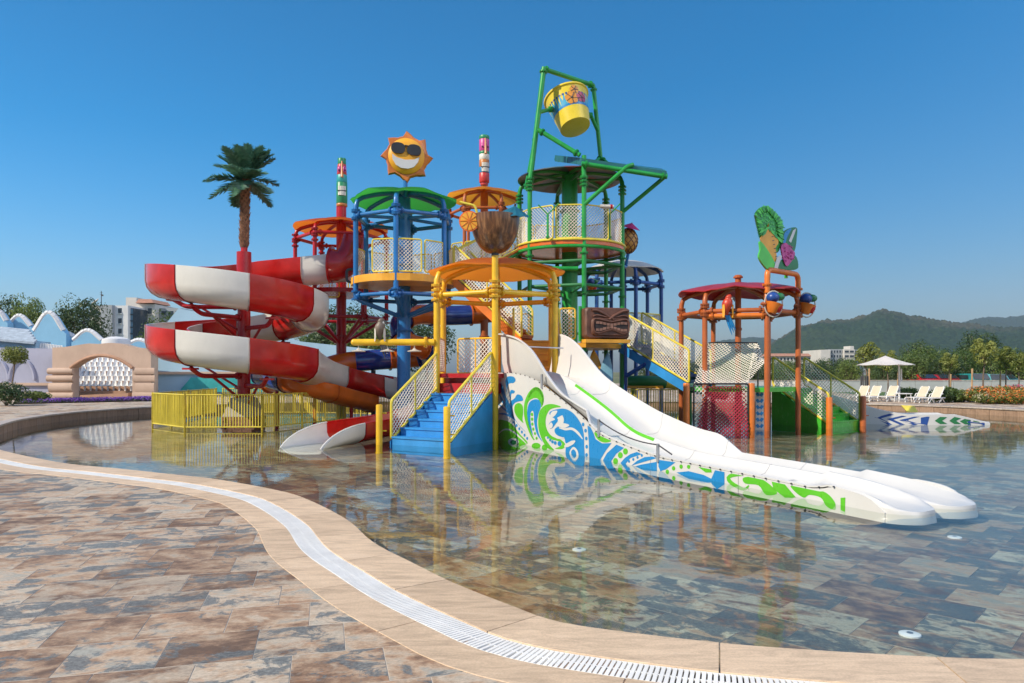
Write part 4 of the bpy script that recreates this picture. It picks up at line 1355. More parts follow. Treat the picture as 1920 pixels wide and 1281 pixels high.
tail = catmull([hp[-1], V((-6.85, 25.7, 1.30)), V((-6.2, 26.9, 1.12)), V((-4.9, 27.4, .92)), V((-3.6, 27.0, .70)), V((-2.8, 25.8, .45)), V((-2.75, 24.0, .2)), V((-3.25, 22.2, .05)), V((-4.3, 19.6, -.03)), V((-5.15, 17.7, -.10))], 9)
n_helix = len(hp)
hp += tail[1:]
spiral = thing("spiral_slide", "red and white banded spiral water slide winding round a red mast", "water slide", (HC.x, HC.y, 0))
def hsec(i):
    n = len(hp)
    if i < n_helix: hout, hin = 1.02, .92
    else:
        s = (i-n_helix)/(n-n_helix)
        hout = hin = lerp(.95, .52, min(1, s*1.3))
    if i > n-9: 
        e = (i-(n-9))/8; hout = hin = lerp(.52, .05, e**2)
    return usec(.60, hout, hin) if i >= 0 else None
# right-hand normal points outwards on a counter-clockwise path; the outer wall is the higher one
breaks = [0, 6]; 
i = 12
marks = [114, 159, 204, 249, 294, 339, 384, 429, 474, 519, 564, 609, 654, 705]
for mk in marks: breaks.append(12 + round((mk-90)/5))
nn = len(hp)-1; bl = breaks[-1]
rest = [bl + round((nn-bl)*f) for f in (.2, .36, .5, .62, .74, .905, 1.0)]
breaks += rest
cols = [M_gelwhite, M_gelred]          # straight entry
for mk in range(len(marks)-1):
    mid = (marks[mk] + marks[mk+1])/2
    cols.append(M_gelwhite if (round((mid-271.5)/45) % 2 == 0) else M_gelred)
M_magenta = paint("magenta gelcoat", (.28, .015, .07), .3)
cols += [M_gelwhite, M_gelred, M_gelwhite, M_gelred, M_gelwhite, M_gelred, M_gelwhite]
flume(spiral, hp, hsec, breaks, cols)
# mast with brackets
mx, my = HC.x + .1, HC.y
m = MB(); m.tube([(mx, my, .55), (mx, my, Z(515, my))], .21, 18); m.tube([(mx, my, Z(516, my)), (mx, my, Z(473, my))], .24, 18)
mast = m.build("mast", M_red, spiral, smooth=True)
m = MB()
for z in (4.75, 2.9, 1.3): flange(m, (mx, my, z), .18)
m.build("mast_flange", M_red, mast, kind="stuff")
for th in (182, 250, 315, 90, 540, 610, 670, 430):
    p = V((HC.x + HR*math.cos(R(th)), HC.y + HR*math.sin(R(th)), floorz(th if th >= 90 else th+360)-.08))
    m = MB(); q = V((mx, my, p.z-.28))
    d = (p-q); d.z = 0
    m.tube(bend([q, q + d*.82, p - V((0, 0, .02))], .2), .075, 8)
    flange(m, q + d.normalized()*.3, .07, d)
    m.tube([q + V((0, 0, -.9)), q + d*.62], .045, 6)
    m.box(p - V((0, 0, .05)), (.34, .34, .06), R(th))
    m.build("bracket", M_red, spiral, smooth=True)
# plinth of the mast
pl = thing("slide_plinth", "grey tapered concrete plinth on a brick footing under the red mast", "plinth", (mx, my, -.2))
m = MB(); m.lathe((mx, my, .34), [(.72, 0), (.72, .02), (.46, .62), (.3, .66)], 4, Matrix.Rotation(R(40), 3, 'Z'))
M_conc = paint("grey concrete", (.36, .34, .32), .8, wear=.5)
m.build("plinth_cap", M_conc, pl)
M_brick = paint("dark brick", (.22, .11, .07), .8, var=.4, scale=6)
rr = random.Random(2)
for row in range(4):
    for s in range(4):
        for k in range(3):
            ang = R(40+45) + s*math.pi/2
            ca, sa = math.cos(ang), math.sin(ang)
            u = (k-1)*.34 + (.08 if row % 2 else 0)
            c = V((mx + ca*.46 - sa*u, my + sa*.46 + ca*u, -.10 + row*.125))
            m = MB(); m.box(c, (.12, .325, .115), ang); m.build("brick", M_brick, pl)
m = MB(); m.box((mx, my, .08), (.84, .84, .52), R(40+45)); m.build("core", M_conc, pl)

# ---- palm on the mast
pm0 = Z(473, my)
palm = thing("palm_tree", "palm tree with shaggy brown trunk standing on top of the red slide mast", "palm tree", (mx, my, pm0))
m = MB(); ph = Z(345, my) - pm0
m.tube([(mx, my, pm0), (mx+.01, my, pm0+.18)], .11, 12); m.build("foot", M_red, palm, smooth=True)
M_bark = paint("palm bark", (.16, .07, .035), .9, var=.5, scale=5)
m = MB(); m.tube([(mx + .06*t, my, pm0 + .15 + ph*t) for t in (0, .05, .3, .6, .9, 1)], [.12, .155, .15, .14, .13, .12], 12)
trk = m.build("trunk", M_bark, palm, smooth=True)
m = MB(); rr = random.Random(4)
for k in range(170):
    t = k/170; a = k*2.4
    c = V((mx + .06*t, my, pm0 + .2 + ph*t)); d = V((math.cos(a), math.sin(a), 0))
    w = V((-d.y, d.x, 0))*.06
    r0 = .145
    m.add([c + d*r0*.9 - w, c + d*r0*.9 + w, c + d*(r0+.03) + w*.6 + V((0, 0, .10)), c + d*(r0+rr.uniform(.03, .075)) + V((0, 0, .15)), c + d*(r0+.03) - w*.6 + V((0, 0, .10))], [(0, 1, 2, 3, 4)])
m.build("bark_scale", paint("bark scale", (.27, .13, .065), .9, var=.5, scale=7), trk, kind="stuff")
def leaf_mat(name, c0, c1, tr=.3, rough=.5):
    m, nt, ns, lk, bs = new_mat(name)
    pos = nd(nt, "ShaderNodeNewGeometry").outputs["Position"]
    oi = nd(nt, "ShaderNodeObjectInfo").outputs["Random"]
    n = noise_(nt, pos, 3.0, 4, .7)
    n = math_(nt, 'ADD', n, math_(nt, 'MULTIPLY', math_(nt, 'SUBTRACT', oi, .5), .25))
    c = ramp(nt, n, [(.3, c0), (.7, c1)])
    lk.new(c, bs.inputs["Base Color"]); bs.inputs["Roughness"].default_value = rough
    t = nd(nt, "ShaderNodeBsdfTranslucent"); lk.new(c, t.inputs[0])
    mx_ = nd(nt, "ShaderNodeMixShader"); mx_.inputs[0].default_value = tr
    lk.new(bs.outputs[0], mx_.inputs[1]); lk.new(t.outputs[0], mx_.inputs[2]); lk.new(mx_.outputs[0], ns["Material Output"].inputs[0])
    return m
M_frond = leaf_mat("palm frond", (.045, .15, .10), (.15, .31, .18), .35, .4)
def frond(mbx, base, az, el, L, droop, rr, w=.30, n=18):
    pts = []; p = V(base); a = el
    for k in range(n+1):
        pts.append(p.copy())
        p = p + V((math.cos(az)*math.cos(a), math.sin(az)*math.cos(a), math.sin(a)))*(L/n)
        a -= droop/n
    mbx.tube(pts, [.022*(1-k/(n+2)) for k in range(n+1)], 4)
    for k in range(2, n+1):
        d = (pts[k]-pts[k-1]).normalized(); s = V((-math.sin(az), math.cos(az), 0)); u = s.cross(d).normalized()
        ll = w*math.sin(math.pi*min(1, .18 + .82*k/n))**.6 + .06
        for sg in (-1, 1):
            for h in (0, .5):
                q = pts[k].lerp(pts[k-1], h)
                e = q + (s*sg*.82 + d*.55 + u*rr.uniform(-.25, .12)).normalized()*ll*rr.uniform(.8, 1.1) + V((0, 0, -.05*ll))
                wv = d*.03
                mid = q.lerp(e, .5) + u*.02
                mbx.add([q-wv, q+wv, mid+wv, e, mid-wv], [(0, 1, 2, 3, 4)])
rr = random.Random(5)
top = V((mx+.06, my, pm0 + ph + .1))
for k in range(38):
    m = MB(); el = rr.uniform(-.45, 1.3) if k > 10 else rr.uniform(.9, 1.45)
    frond(m, top, k*2.39996, el, rr.uniform(1.2, 1.42), rr.uniform(.3, .8), rr, .36)
    m.build("frond", M_frond, palm)

# ------------------------------------------------------------------ orange and blue tube slide behind
tp = catmull([at(935, 585, 30.5), at(890, 590, 30), at(830, 592, 29.6), at(785, 590, 28.8), at(752, 605, 28.2), at(760, 640, 27.8), at(800, 655, 28.2), at(790, 668, 29), at(745, 672, 28.6), at(690, 676, 28.2), at(640, 682, 28.0), at(590, 697, 28), at(545, 712, 27.6), at(505, 716, 28.2)], 7)
tube = thing("tube_slide", "orange and dark blue banded tube slide behind the towers", "tube slide", (tp[40].x, tp[40].y, 0))
nseg = 11
for k in range(nseg):
    i0, i1 = round(k*(len(tp)-1)/nseg), round((k+1)*(len(tp)-1)/nseg)
    m = MB(); m.tube(tp[i0:i1+1], .40, 18)
    s = m.build("tube_section", M_orangegel if k % 2 == 0 else M_bluegel, tube, smooth=True)
    g = MB(); d = tp[min(i1, len(tp)-1)] - tp[i1-1]; q = d.normalized().to_track_quat('Z', 'Y').to_matrix()
    g.lathe(tp[i1] - d.normalized()*.03, [(.40, 0), (.46, 0), (.46, .05), (.40, .05)], 20, q); g.build("joint_flange", M_orangegel if k % 2 == 0 else M_bluegel, s)
for px, yy in ((700, 28.3), (640, 28.1), (830, 29.6)):
    pz = [p for p in tp if abs(960 + F*p.x/p.y - px) < 14]
    zt = min(p.z for p in pz) - .38 if pz else 1.5
    c = V((X(px, yy), yy, 0))
    m = MB(); m.tube([c + V((0, 0, -.22)), c + V((0, 0, zt))], .09, 10); m.build("support", M_dark, tube, smooth=True)
# open orange outrun below the spiral
op = catmull([at(500, 700, 27.0), at(545, 712, 25.8), at(590, 722, 25.6), at(640, 736, 26.5), at(690, 748, 27.5)], 6)
for p in op: p.z -= .45
outrun = thing("open_flume", "short open orange flume with a blue end under the spiral slide", "flume", (op[8].x, op[8].y, 0))
flume(outrun, op, lambda i: usec(.55, .55), [0, 6, 15, 24], [M_bluegel, M_orangegel, M_orangegel])
for i in (3, 12, 20):
    m = MB(); m.tube([V((op[i].x, op[i].y, -.22)), op[i] - V((0, 0, .03))], .07, 8); m.build("support", M_red, outrun, smooth=True)

# ------------------------------------------------------------------ low print-sided slide at the right
lo = [at(1560, 740, 26.6), at(1600, 752, 26.4), at(1640, 765, 26.2), at(1690, 778, 26.0), at(1740, 783, 25.9), at(1790, 786, 25.9), at(1822, 790, 25.9), at(1838, 797, 25.9)]
lo = resample(catmull([V((p.x, p.y, max(.03, p.z-.35))) for p in lo], 6), .25)
low = thing("low_slide", "low white slide with navy and green pattern in front of the loungers", "water slide", (lo[8].x, lo[8].y, 0))
nl = len(lo)
def lsec(i): 
    e = max(0, (i-(nl-6))/5)
    return [(-.5, lerp(.34, .05, e)), (-.46, .08), (-.2, 0), (.2, 0), (.46, .08), (.5, lerp(.34, .05, e))]
flume(low, lo, lsec, [0, nl//2, nl-1], [M_white, M_white], rings=False)
m = MB()
for sd in (-1, 1):
    fr = frames(lo)
    topl = [p + n*(.52*sd) + V((0, 0, lsec(i)[0][1]-.02)) for i, (p, t, n) in enumerate(fr)]
    m.shell([[V((q.x, q.y, -.22)) for q in topl], topl], fr[5][2]*(.03*sd))
lpn = m.build("side_panel", M_white, low)
fr = frames(lo)
fside = 1 if (lo[10] + fr[10][2]).y < lo[10].y else -1
def lowpt(s, h, lift):
    i = min(nl-2, int(s*(nl-1))); f = s*(nl-1)-i
    p = lo[i].lerp(lo[i+1], f); n = fr[i][2]; hh = lerp(lsec(i)[0][1] + lo[i].z, lsec(i+1)[0][1] + lo[i+1].z, f) - .05
    return p + n*(fside*(.556 + lift)) + V((0, 0, h*hh - p.z))
def lowfill(mat, pts, lift=0): 
    m = MB(); m.add([lowpt(s, h, lift) for s, h in pts], [tuple(range(len(pts)))]); m.build("print_shape", mat, lpn)
for k in range(3):
    s = .28 + k*.075
    lowfill(M_printnavy, [(s+.07, .0), (s+.10, .0), (s+.03, .45), (s+.11, .92), (s+.08, .92), (s-.01, .45)])
lowfill(M_printnavy, [(.50, .2), (.585, .0), (.60, .9), (.585, .92), (.46, .5)])
for s in (.63, .72, .79):
    lowfill(M_darkgreen, [(s, .45), (s+.035, .1), (s+.08, .12), (s+.045, .45), (s+.08, .85), (s+.035, .88)])
lowfill(M_printnavy, [(.845, 0), (.865, 0), (.865, .9), (.845, .9)])
lowfill(M_printnavy, [(.865, .4), (.93, .4), (.95, .0), (.96, 0), (.96, .9), (.95, .9), (.93, .58), (.865, .58)], .003)
lowfill(M_darkgreen, [(.88, .72), (.93, .68), (.92, .9), (.885, .9)])
ye = at(1700, 766, 27.6)
m = MB(); m.prism([at(1690, 760, 27.2), at(1714, 761, 27.2), at(1722, 773, 27.0), at(1702, 773, 27.0)], (0, .06, 0)); m.build("yellow_wing", M_railyellow, low)
# ------------------------------------------------------------------ stairs with net railings
def stairs(name, label, a, b, d, n, rise, run, z0, mat, panelm, rails=True, railh=1.05, nose=None, open_=False, frame=M_railyellow, sides=(True, True), mid=True):
    a, b, d = V(a), V(b), V(d).normalized()
    root = thing(name, label, "stairs", ((a.x+b.x)/2, (a.y+b.y)/2, z0))
    w = (b-a).normalized()
    for k in range(n):
        p = a + d*(run*k); q = b + d*(run*k); z1 = z0 + rise*(k+1)
        zb = z1 - .10 if open_ else max(-.22, z0 + rise*k - .03 if k else -.22)
        m = MB()
        prof = [V((0, 0, zb)), V((0, 0, z1-.03)), V((0, 0, z1))]
        e = d*(run+.02)
        lip = d*-.03
        pts = [p + V((0, 0, zb)), p + V((0, 0, z1-.05)), p + lip + V((0, 0, z1-.045)), p + lip + V((0, 0, z1)), p + e + V((0, 0, z1)), p + e + V((0, 0, zb))]
        m.prism(pts, q-p); m.build("step", mat, root)
    L = run*n
    for s, (c0, on) in enumerate(((a, sides[0]), (b, sides[1]))):
        off = w*(-.05 if s == 0 else .05)
        c = c0 + off
        m = MB()
        top0, top1 = z0 + .02, z0 + rise*n + .02
        if open_: pts = [c + V((0, 0, top0-.28)), c + V((0, 0, top0+.05)), c + d*L + V((0, 0, top1+.03)), c + d*L + V((0, 0, top1-.3))]
        else: pts = [c + V((0, 0, -.22)), c + V((0, 0, top0+.06)), c + d*L + V((0, 0, top1+.03)), c + d*L + V((0, 0, -.22))]
        m.prism(pts, w*(-.04 if s == 0 else .04)); m.build("side_panel", panelm, root)
        if rails and on:
            rail_panel(root, c + d*.02 + V((0, 0, top0+.05)), c + d*(L-.02) + V((0, 0, top1+.05)), railh, frame, mid=mid, r=.036)
    return root
E1 = V((.866, -.5, 0)); E2 = V((.5, .866, 0))
ycl = hexpt(YC, 1.9, -150, 0) + E1*.10; ycr = hexpt(YC, 1.9, -90, 0) - E1*.12
stairs("entry_stairs", "sky blue steps with yellow net railings leading up to the yellow tower", ycl - E2*2.05, ycr - E2*2.05, E2, 6, .21, .335, 0, M_bluestep, M_bluestep)
gd = V((-.57, .82, 0)); gw = V((.82, .57, 0))
stairs("side_stairs", "bright green stairs with yellow net railings beside the crimson canopy tower", V((10.45, 24.0, 0)), V((10.45, 24.0, 0)) + gw*1.75, gd, 6, .21, .36, 0, M_greengel, M_greengel)
# amber stairs from the slide deck to the middle walkway
stairs("middle_stairs", "amber yellow steps with net railings climbing behind the slide start", V((.10, 22.2, 0)), V((1.45, 22.2, 0)), (0, 1, 0), 5, .21, .30, 1.8, M_amber, M_amber, railh=1.0)
wk = thing("walkway", "amber walkway deck joining the yellow and green towers", "walkway", (.8, 24.5, 0))
m = MB(); m.box((.75, 24.85, 2.78), (2.6, 2.3, .14)); m.build("deck_plate", M_amber, wk)
for x, y in ((-.45, 23.9), (1.9, 23.9), (-.45, 25.8)):
    m = MB(); m.tube([(x, y, -.22), (x, y, 3.95)], .075, 10); m.build("post", M_yellow, wk, smooth=True)
rail_panel(wk, (-.5, 23.75, 2.85), (-.5, 25.9, 2.85), 1.05, M_yellow)
rail_panel(wk, (1.55, 23.72, 2.85), (2.05, 23.72, 2.85), 1.05, M_yellow)
rail_panel(wk, (-.5, 25.95, 2.85), (.6, 25.95, 2.85), 1.05, M_yellow)
# orange stairs from the blue tower down to the walkway
s_a = V((.35, 24.05, 0)); s_d = V((-2.5, 1.0, 0)).normalized(); s_w = V((s_d.y, -s_d.x, 0))
stairs("upper_stairs", "orange stairs with net sides dropping from the blue tower to the walkway", s_a, s_a + V((-s_w.x, -s_w.y, 0))*-.95, s_d, 10, .22, .25, 2.85, M_rust, M_orange, open_=True)
# net bridge from the blue tower up to the green tower
b0, b1 = V((BC[0]+1.75, 26.1, 5.06)), V((GC[0]-1.95, 27.3, 6.42))
bw = V((-(b1-b0).y, (b1-b0).x, 0)).normalized()
bg_ = thing("net_bridge", "sloping net bridge linking the blue tower to the green tower", "bridge", (b0.x, b0.y, b0.z-.2))
nb = 9
for k in range(nb):
    p, q = b0.lerp(b1, k/nb), b0.lerp(b1, (k+.97)/nb)
    m = MB(); m.prism([p - bw*.45, q - bw*.45, q + bw*.45, p + bw*.45], (0, 0, -.08)); m.build("plank", M_orange, bg_)
for s in (-1, 1):
    rail_panel(bg_, b0 + bw*.5*s, b0.lerp(b1, .5) + bw*.5*s, 1.12); rail_panel(bg_, b0.lerp(b1, .5) + bw*.5*s, b1 + bw*.5*s, 1.12)
for s in (-1, 1):
    m = MB(); m.tube([b0 + bw*.45*s - V((0, 0, .12)), b1 + bw*.45*s - V((0, 0, .12))], .06, 8); m.build("girder", M_green, bg_, smooth=True)
# blue ramp from the green tower to the right-hand tower
r_b = V((QC[0]-1.7, 24.2, 0)); r_d = (V((3.95, 26.6, 0)) - r_b).normalized(); r_w = V((r_d.y, -r_d.x, 0))
Lr = (V((3.95, 26.6, 0)) - r_b).length
stairs("link_stairs", "blue stairs with net railings linking the green and crimson canopy towers", r_b + r_w*1.1, r_b, r_d, 7, (2.85-1.35)/7, Lr/7, 1.35, M_navy, M_bluestep, open_=True, railh=1.15)
lk_ = thing("link_brace", "dark blue diagonal brace under the blue link stairs", "brace", (4.3, 26.0, 0))
m = MB(); m.tube([at(1173, 706, 26), at(1212, 682, 25.6)], .075, 8); m.build("diagonal", M_navy, lk_, smooth=True)
m = MB(); m.tube([at(1173, 780, 26), at(1173, 640, 26)], .06, 8); m.build("upright", M_navy, lk_, smooth=True)

# ------------------------------------------------------------------ bollards
def bollard(px, Y, top, r, mat, label, group):
    x = X(px, Y); m = MB()
    m.lathe((x, Y, -.22), [(r*1.25, 0), (r*1.25, .03), (r, .035), (r, .22+top-.03), (r*.93, .22+top-.008), (r*.6, .22+top), (.002, .22+top)], 18)
    m.tube([(x+r, Y, .35), (x+r+.1, Y+.02, .35)], .02, 6); m.tube([(x+r, Y, .8), (x+r+.1, Y+.02, .8)], .02, 6)
    solo(m, "bollard", mat, (x, Y, -.22), label, "bollard", group, True, 35)
bollard(711, 18.5, 1.02, .082, M_yellow, "yellow bollard by the blue steps on the side of the red and white flume", "bollards")
bollard(838, 17.4, 1.02, .082, M_yellow, "yellow bollard by the blue steps on the side of the white slide", "bollards")
bollard(1555, 23.7, 1.02, .1, M_orange, "orange bollard at the foot of the green stairs on the net side", "bollards")
bollard(1618, 24.9, 1.02, .1, M_rust, "orange bollard at the foot of the green stairs on the lounger side", "bollards")

# ------------------------------------------------------------------ climbing net
cn = thing("climbing_net", "white and crimson rope climbing net slung between orange posts", "climbing net", (6.5, 22.8, -.2))
NL, NRr = X(1287, 22.8), X(1409, 22.8)
for x in (NL, NRr):
    m = MB(); m.lathe((x, 22.8, -.22), [(.1, 0), (.1, 1.68), (.09, 1.71), (.002, 1.72)], 16); m.build("post", M_orange, cn, smooth=True, angle=35)
zb = 1.47
u0, u1 = at(1328, 643, 24.3), at(1421, 643, 24.3)
lb0, lb1 = V((NL+.22, 22.75, zb)), V((NRr-.12, 22.75, zb))
m = MB(); m.tube(bend([V((lb0.x, 22.75, -.2)), lb0, lb1, V((lb1.x, 22.75, -.2))], .06), .028, 8); m.build("frame", M_black, cn, smooth=True)
m = MB(); m.tube(bend([V((u0.x-.0, u0.y, 1.35)), u0, u1, V((u1.x, u1.y, 1.35))], .06), .026, 8); m.build("frame", M_black, cn, smooth=True)
m = MB(); m.net(lb0, lb1, u1, u0, sp=.13, r=.0125, sag=-.16); m.net(V((lb0.x, 22.75, zb)), V((lb0.x+.42, 22.85, zb)), V((lb0.x+.18, 22.9, -.05)), V((lb0.x+.02, 22.75, -.05)), sp=.13, r=.0125)
m.net(V((lb1.x-.18, 22.8, zb)), lb1, V((lb1.x-.02, 22.75, -.05)), V((lb1.x-.1, 22.8, -.05)), sp=.13, r=.0125)
m.net(V((u1.x-.1, u1.y, u1.z)), u1, V((u1.x, u1.y, 1.35)), V((lb1.x-.05, 22.8, zb)), sp=.13, r=.0125)
m.build("net", M_net, cn, kind="stuff")
m = MB(); m.net(V((lb0.x+.40, 22.9, zb-.08)), V((lb1.x-.04, 22.9, zb-.08)), V((lb1.x-.02, 22.6, -.15)), V((lb0.x+.02, 22.6, -.15)), sp=.115, r=.0145, sag=.05)
m.net(V((lb0.x+.40, 22.95, zb-.08)), V((lb1.x-.04, 22.95, zb-.08)), V((lb1.x-.02, 22.7, -.15)), V((lb0.x+.02, 22.7, -.15)), sp=.115, r=.0145, sag=.05)
m.build("net", M_netred, cn, kind="stuff")
# rope panel with blue pattern beside the net
m = MB(); m.box((X(1424, 23.3), 23.3, .62), (.26, .04, 1.25)); pb_ = m.build("side_board", M_white, cn)
m = MB()
for k in range(6):
    for s in (-1, 1):
        c = V((X(1424, 23.3) + s*.06, 23.276, .12 + k*.2)); m.box(c, (.09, .004, .12), 0, Matrix.Rotation(R(35*s), 3, 'Y'))
m.build("board_print", M_printblue, pb_, kind="stuff")

# ------------------------------------------------------------------ yellow fences in the water
def fence(name, label, pts, h, sp=.088, cap=295):
    root = thing(name, label, "fence", (pts[0][0], pts[0][1], -.2))
    mbb = MB(); mbb.tube([(0, 0, .08), (0, 0, h-.02)], .018, 6, caps=False); o = mbb.build("baluster", M_railyellow, None, True); me = o.data; bpy.data.objects.remove(o)
    rr = random.Random(9)
    P = [V((x, y, 0)) for x, y in pts]
    for a, b in zip(P, P[1:]):
        L = (b-a).length; d = (b-a)/L
        for z in (h, .10):
            m = MB(); m.tube([a + V((0, 0, z)), b + V((0, 0, z))], .021, 8); m.build("rail", M_railyellow, root, smooth=True)
        n = max(1, round(L/1.9))
        for k in range(n+1):
            p = a.lerp(b, k/n); m = MB(); m.tube([p + V((0, 0, -.22)), p + V((0, 0, h+.03))], .033, 8); m.build("post", M_railyellow, root, smooth=True)
        k = sp
        while k < L:
            p = a + d*k; o = bpy.data.objects.new("baluster", me); COL.objects.link(o); o.parent = root
            o.location = p - BASE[root]; o.rotation_euler = (rr.uniform(-.012, .012), rr.uniform(-.012, .012), 0)
            k += sp
fence("slide_fence", "yellow barred fence standing in the water round the spiral slide", [(-12.75, 31.5), (-12.2, 24.8), (-10.3, 23.0), (-7.9, 23.1), (-5.6, 28.3)], 1.12)
fence("back_fence", "yellow barred fence behind the spiral slide mast", [(-12.5, 31.6), (-8.0, 31.4), (-4.6, 29.6)], 1.12)
fence("right_fence", "yellow barred fence under the blue link stairs", [(X(1080, 26.2), 26.4), (X(1288, 26.4), 26.4)], 1.2)

# ------------------------------------------------------------------ green flume and yellow ledge under the link stairs
gp = catmull([at(1176, 716, 27.6), at(1215, 716, 27.6), at(1262, 720, 27.8), at(1310, 728, 28.2), at(1360, 740, 28.6)], 6)
gf = thing("green_flume", "dark green round flume lying above the yellow fence", "flume", (gp[6].x, gp[6].y, 0))
for k, (i0, i1, mt) in enumerate(((0, 10, M_darkgreen), (10, 15, M_railyellow), (15, 24, M_darkgreen))):
    m = MB(); m.tube(gp[i0:i1+1], .23 if k != 1 else .2, 14); m.build("tube_section", mt, gf, smooth=True)
for i in (2, 16):
    m = MB(); m.tube([V((gp[i].x, gp[i].y, -.22)), gp[i]], .07, 8); m.build("support", M_darkgreen, gf, smooth=True)
m = MB(); m.box((X(1165, 27.4), 27.3, 1.27), (3.0, .5, .1)); m.build("ledge", M_amber, gf)
# surfboards leaning under the tiki face
def board(px, py0, py1, Y, w, mat, lean, label):
    c0, c1 = at(px, py1, Y), at(px+lean, py0, Y+.25)
    m = MB(); L = []; Rr_ = []
    for k in range(13):
        t = k/12; ww = w*(math.sin(math.pi*min(1, .12+.88*t))**.75) if t < 1 else 0.002
        c = c0.lerp(c1, t); L.append(c + V((-ww/2, 0, 0))); Rr_.append(c + V((ww/2, 0, 0)))
    m.shell([L, [a.lerp(b, .5) + V((0, -.04, 0)) for a, b in zip(L, Rr_)], Rr_], V((0, .06, 0)))
    o = solo(m, "surfboard", mat, c0, label, "surfboard", None, True, 50)
board(1121, 655, 745, 25.6, .52, M_amber, -8, "amber surfboard standing under the tiki face")
board(1130, 660, 760, 25.2, .5, paint("pale blue board", (.16, .34, .44), .35), 10, "pale blue surfboard standing under the tiki face")

# ------------------------------------------------------------------ tiki face
M_tiki = paint("carved brown wood", (.13, .05, .028), .55, var=.35, scale=4, wear=.4, bmp=.3)
M_tikid = paint("tiki dark", (.02, .012, .01), .6)
M_tikil = paint("tiki teeth", (.30, .15, .10), .5, var=.3, scale=6)
tk = at(1137, 607, 24.9)
tkt = thing("tiki_sign", "carved brown tiki face with bared teeth on the green tower", "tiki face", tk)
tR = Matrix.Rotation(R(14), 3, 'Z')
def TK(u, v, w): return tk + tR @ V((u, w, v))
def tikibox(u0, u1, v0, v1, w0, w1, rnd_=.08):
    m = MB(); rows = []
    P = []
    for s, (cu, cv) in enumerate(((u0+rnd_, v0+rnd_), (u1-rnd_, v0+rnd_), (u1-rnd_, v1-rnd_), (u0+rnd_, v1-rnd_))):
        for k in range(4):
            a = math.pi + s*math.pi/2 + k*math.pi/6
            P.append((cu + rnd_*math.cos(a), cv + rnd_*math.sin(a)))
    cu, cv = (u0+u1)/2, (v0+v1)/2
    for w, sh in ((w1, 1.0), (w0+.06, 1.0), (w0, .93)):
        rows.append([TK(cu+(u-cu)*sh, cv+(v-cv)*sh, w) for u, v in P + P[:1]])
    m.grid(rows); n = len(P)
    m.add([TK(cu+(u-cu)*.93, cv+(v-cv)*.93, w0) for u, v in P], [tuple(range(n))])
    return m
m = tikibox(-.80, .80, -.52, .54, -.12, .42, .12); m.build("log", M_tiki, tkt, smooth=True, angle=35)
# muzzle, mouth and teeth
def tube_uv(pts, r, w, n=8): 
    m = MB(); m.tube([TK(u, v, w) for u, v in pts], r, n); return m
m = tikibox(-.60, .76, -.42, .18, -.20, .1, .14); mz = m.build("muzzle", M_tiki, tkt, smooth=True, angle=35)
m = MB(); m.prism([TK(u, v, -.225) for u, v in ((-.50, .02), (-.48, -.26), (-.3, -.26), (.1, -.16), (.5, -.28), (.68, -.26), (.70, .02), (.55, .08), (.1, -.03), (-.4, .08))], (0, .06, 0)); m.build("mouth", M_tikid, mz)
lipu = [(-.54, .06), (-.46, .14), (-.1, .08), (.1, .05), (.3, .08), (.62, .13), (.72, .05), (.73, -.1), (.7, -.28), (.5, -.34), (.1, -.22), (-.35, -.34), (-.5, -.28), (-.55, -.1)]
m = MB(); m.tube([TK(u, v, -.215) for u, v in spline2(lipu, 3)], .035, 8, closed=True); m.build("lip", M_tiki, mz, smooth=True)
def band_v(u, top): 
    base = [(-.5, .06), (-.3, .06), (.1, -.02), (.5, .05), (.7, .03)] if top else [(-.5, -.27), (-.3, -.27), (.1, -.165), (.5, -.28), (.7, -.27)]
    return interp(base, u)
for top in (True, False):
    for k in range(9):
        u = -.47 + k*.127; v = band_v(u+.055, top); s = -1 if top else 1
        m = MB(); P = [(u, v), (u+.112, band_v(u+.112, top)), (u+.108, band_v(u+.112, top)+s*.085), (u+.004, v+s*.085)]
        m.prism([TK(a, b, -.25) for a, b in P], (0, .05, 0)); m.build("tooth", M_tikil, mz)
for sg in (-1, 1):
    c = .1
    m = tube_uv(spline2([(c+sg*.04, .20), (c+sg*.2, .30), (c+sg*.45, .42), (c+sg*.66, .44)], 4, False), .05, -.14); m.build("brow", M_tiki, tkt, smooth=True)
    m = tube_uv(spline2([(c+sg*.12, .20), (c+sg*.3, .24), (c+sg*.5, .27), (c+sg*.64, .22)], 4, False), .035, -.14); m.build("eyelid", M_tiki, tkt, smooth=True)
    m = MB(); m.prism([TK(u, v, -.135) for u, v in spline2([(c+sg*.16, .24), (c+sg*.38, .345), (c+sg*.6, .34), (c+sg*.45, .27)], 3)], (0, .04, 0)); m.build("eye", M_tikid, tkt)
m = tube_uv([(.02, .12), (.1, .19), (.18, .12)], .045, -.2); m.build("nose", M_tiki, tkt, smooth=True)
m = MB(); m.box(TK(0, -.60, .1), (1.6, .55, .12), R(14)); m.build("ledge", M_amber, tkt)
for u in (-.84, .72):
    m = MB(); m.tube([TK(u, -.6, .3), TK(u, .6, .3)], .06, 8); m.build("bracket", M_green, tkt, smooth=True)

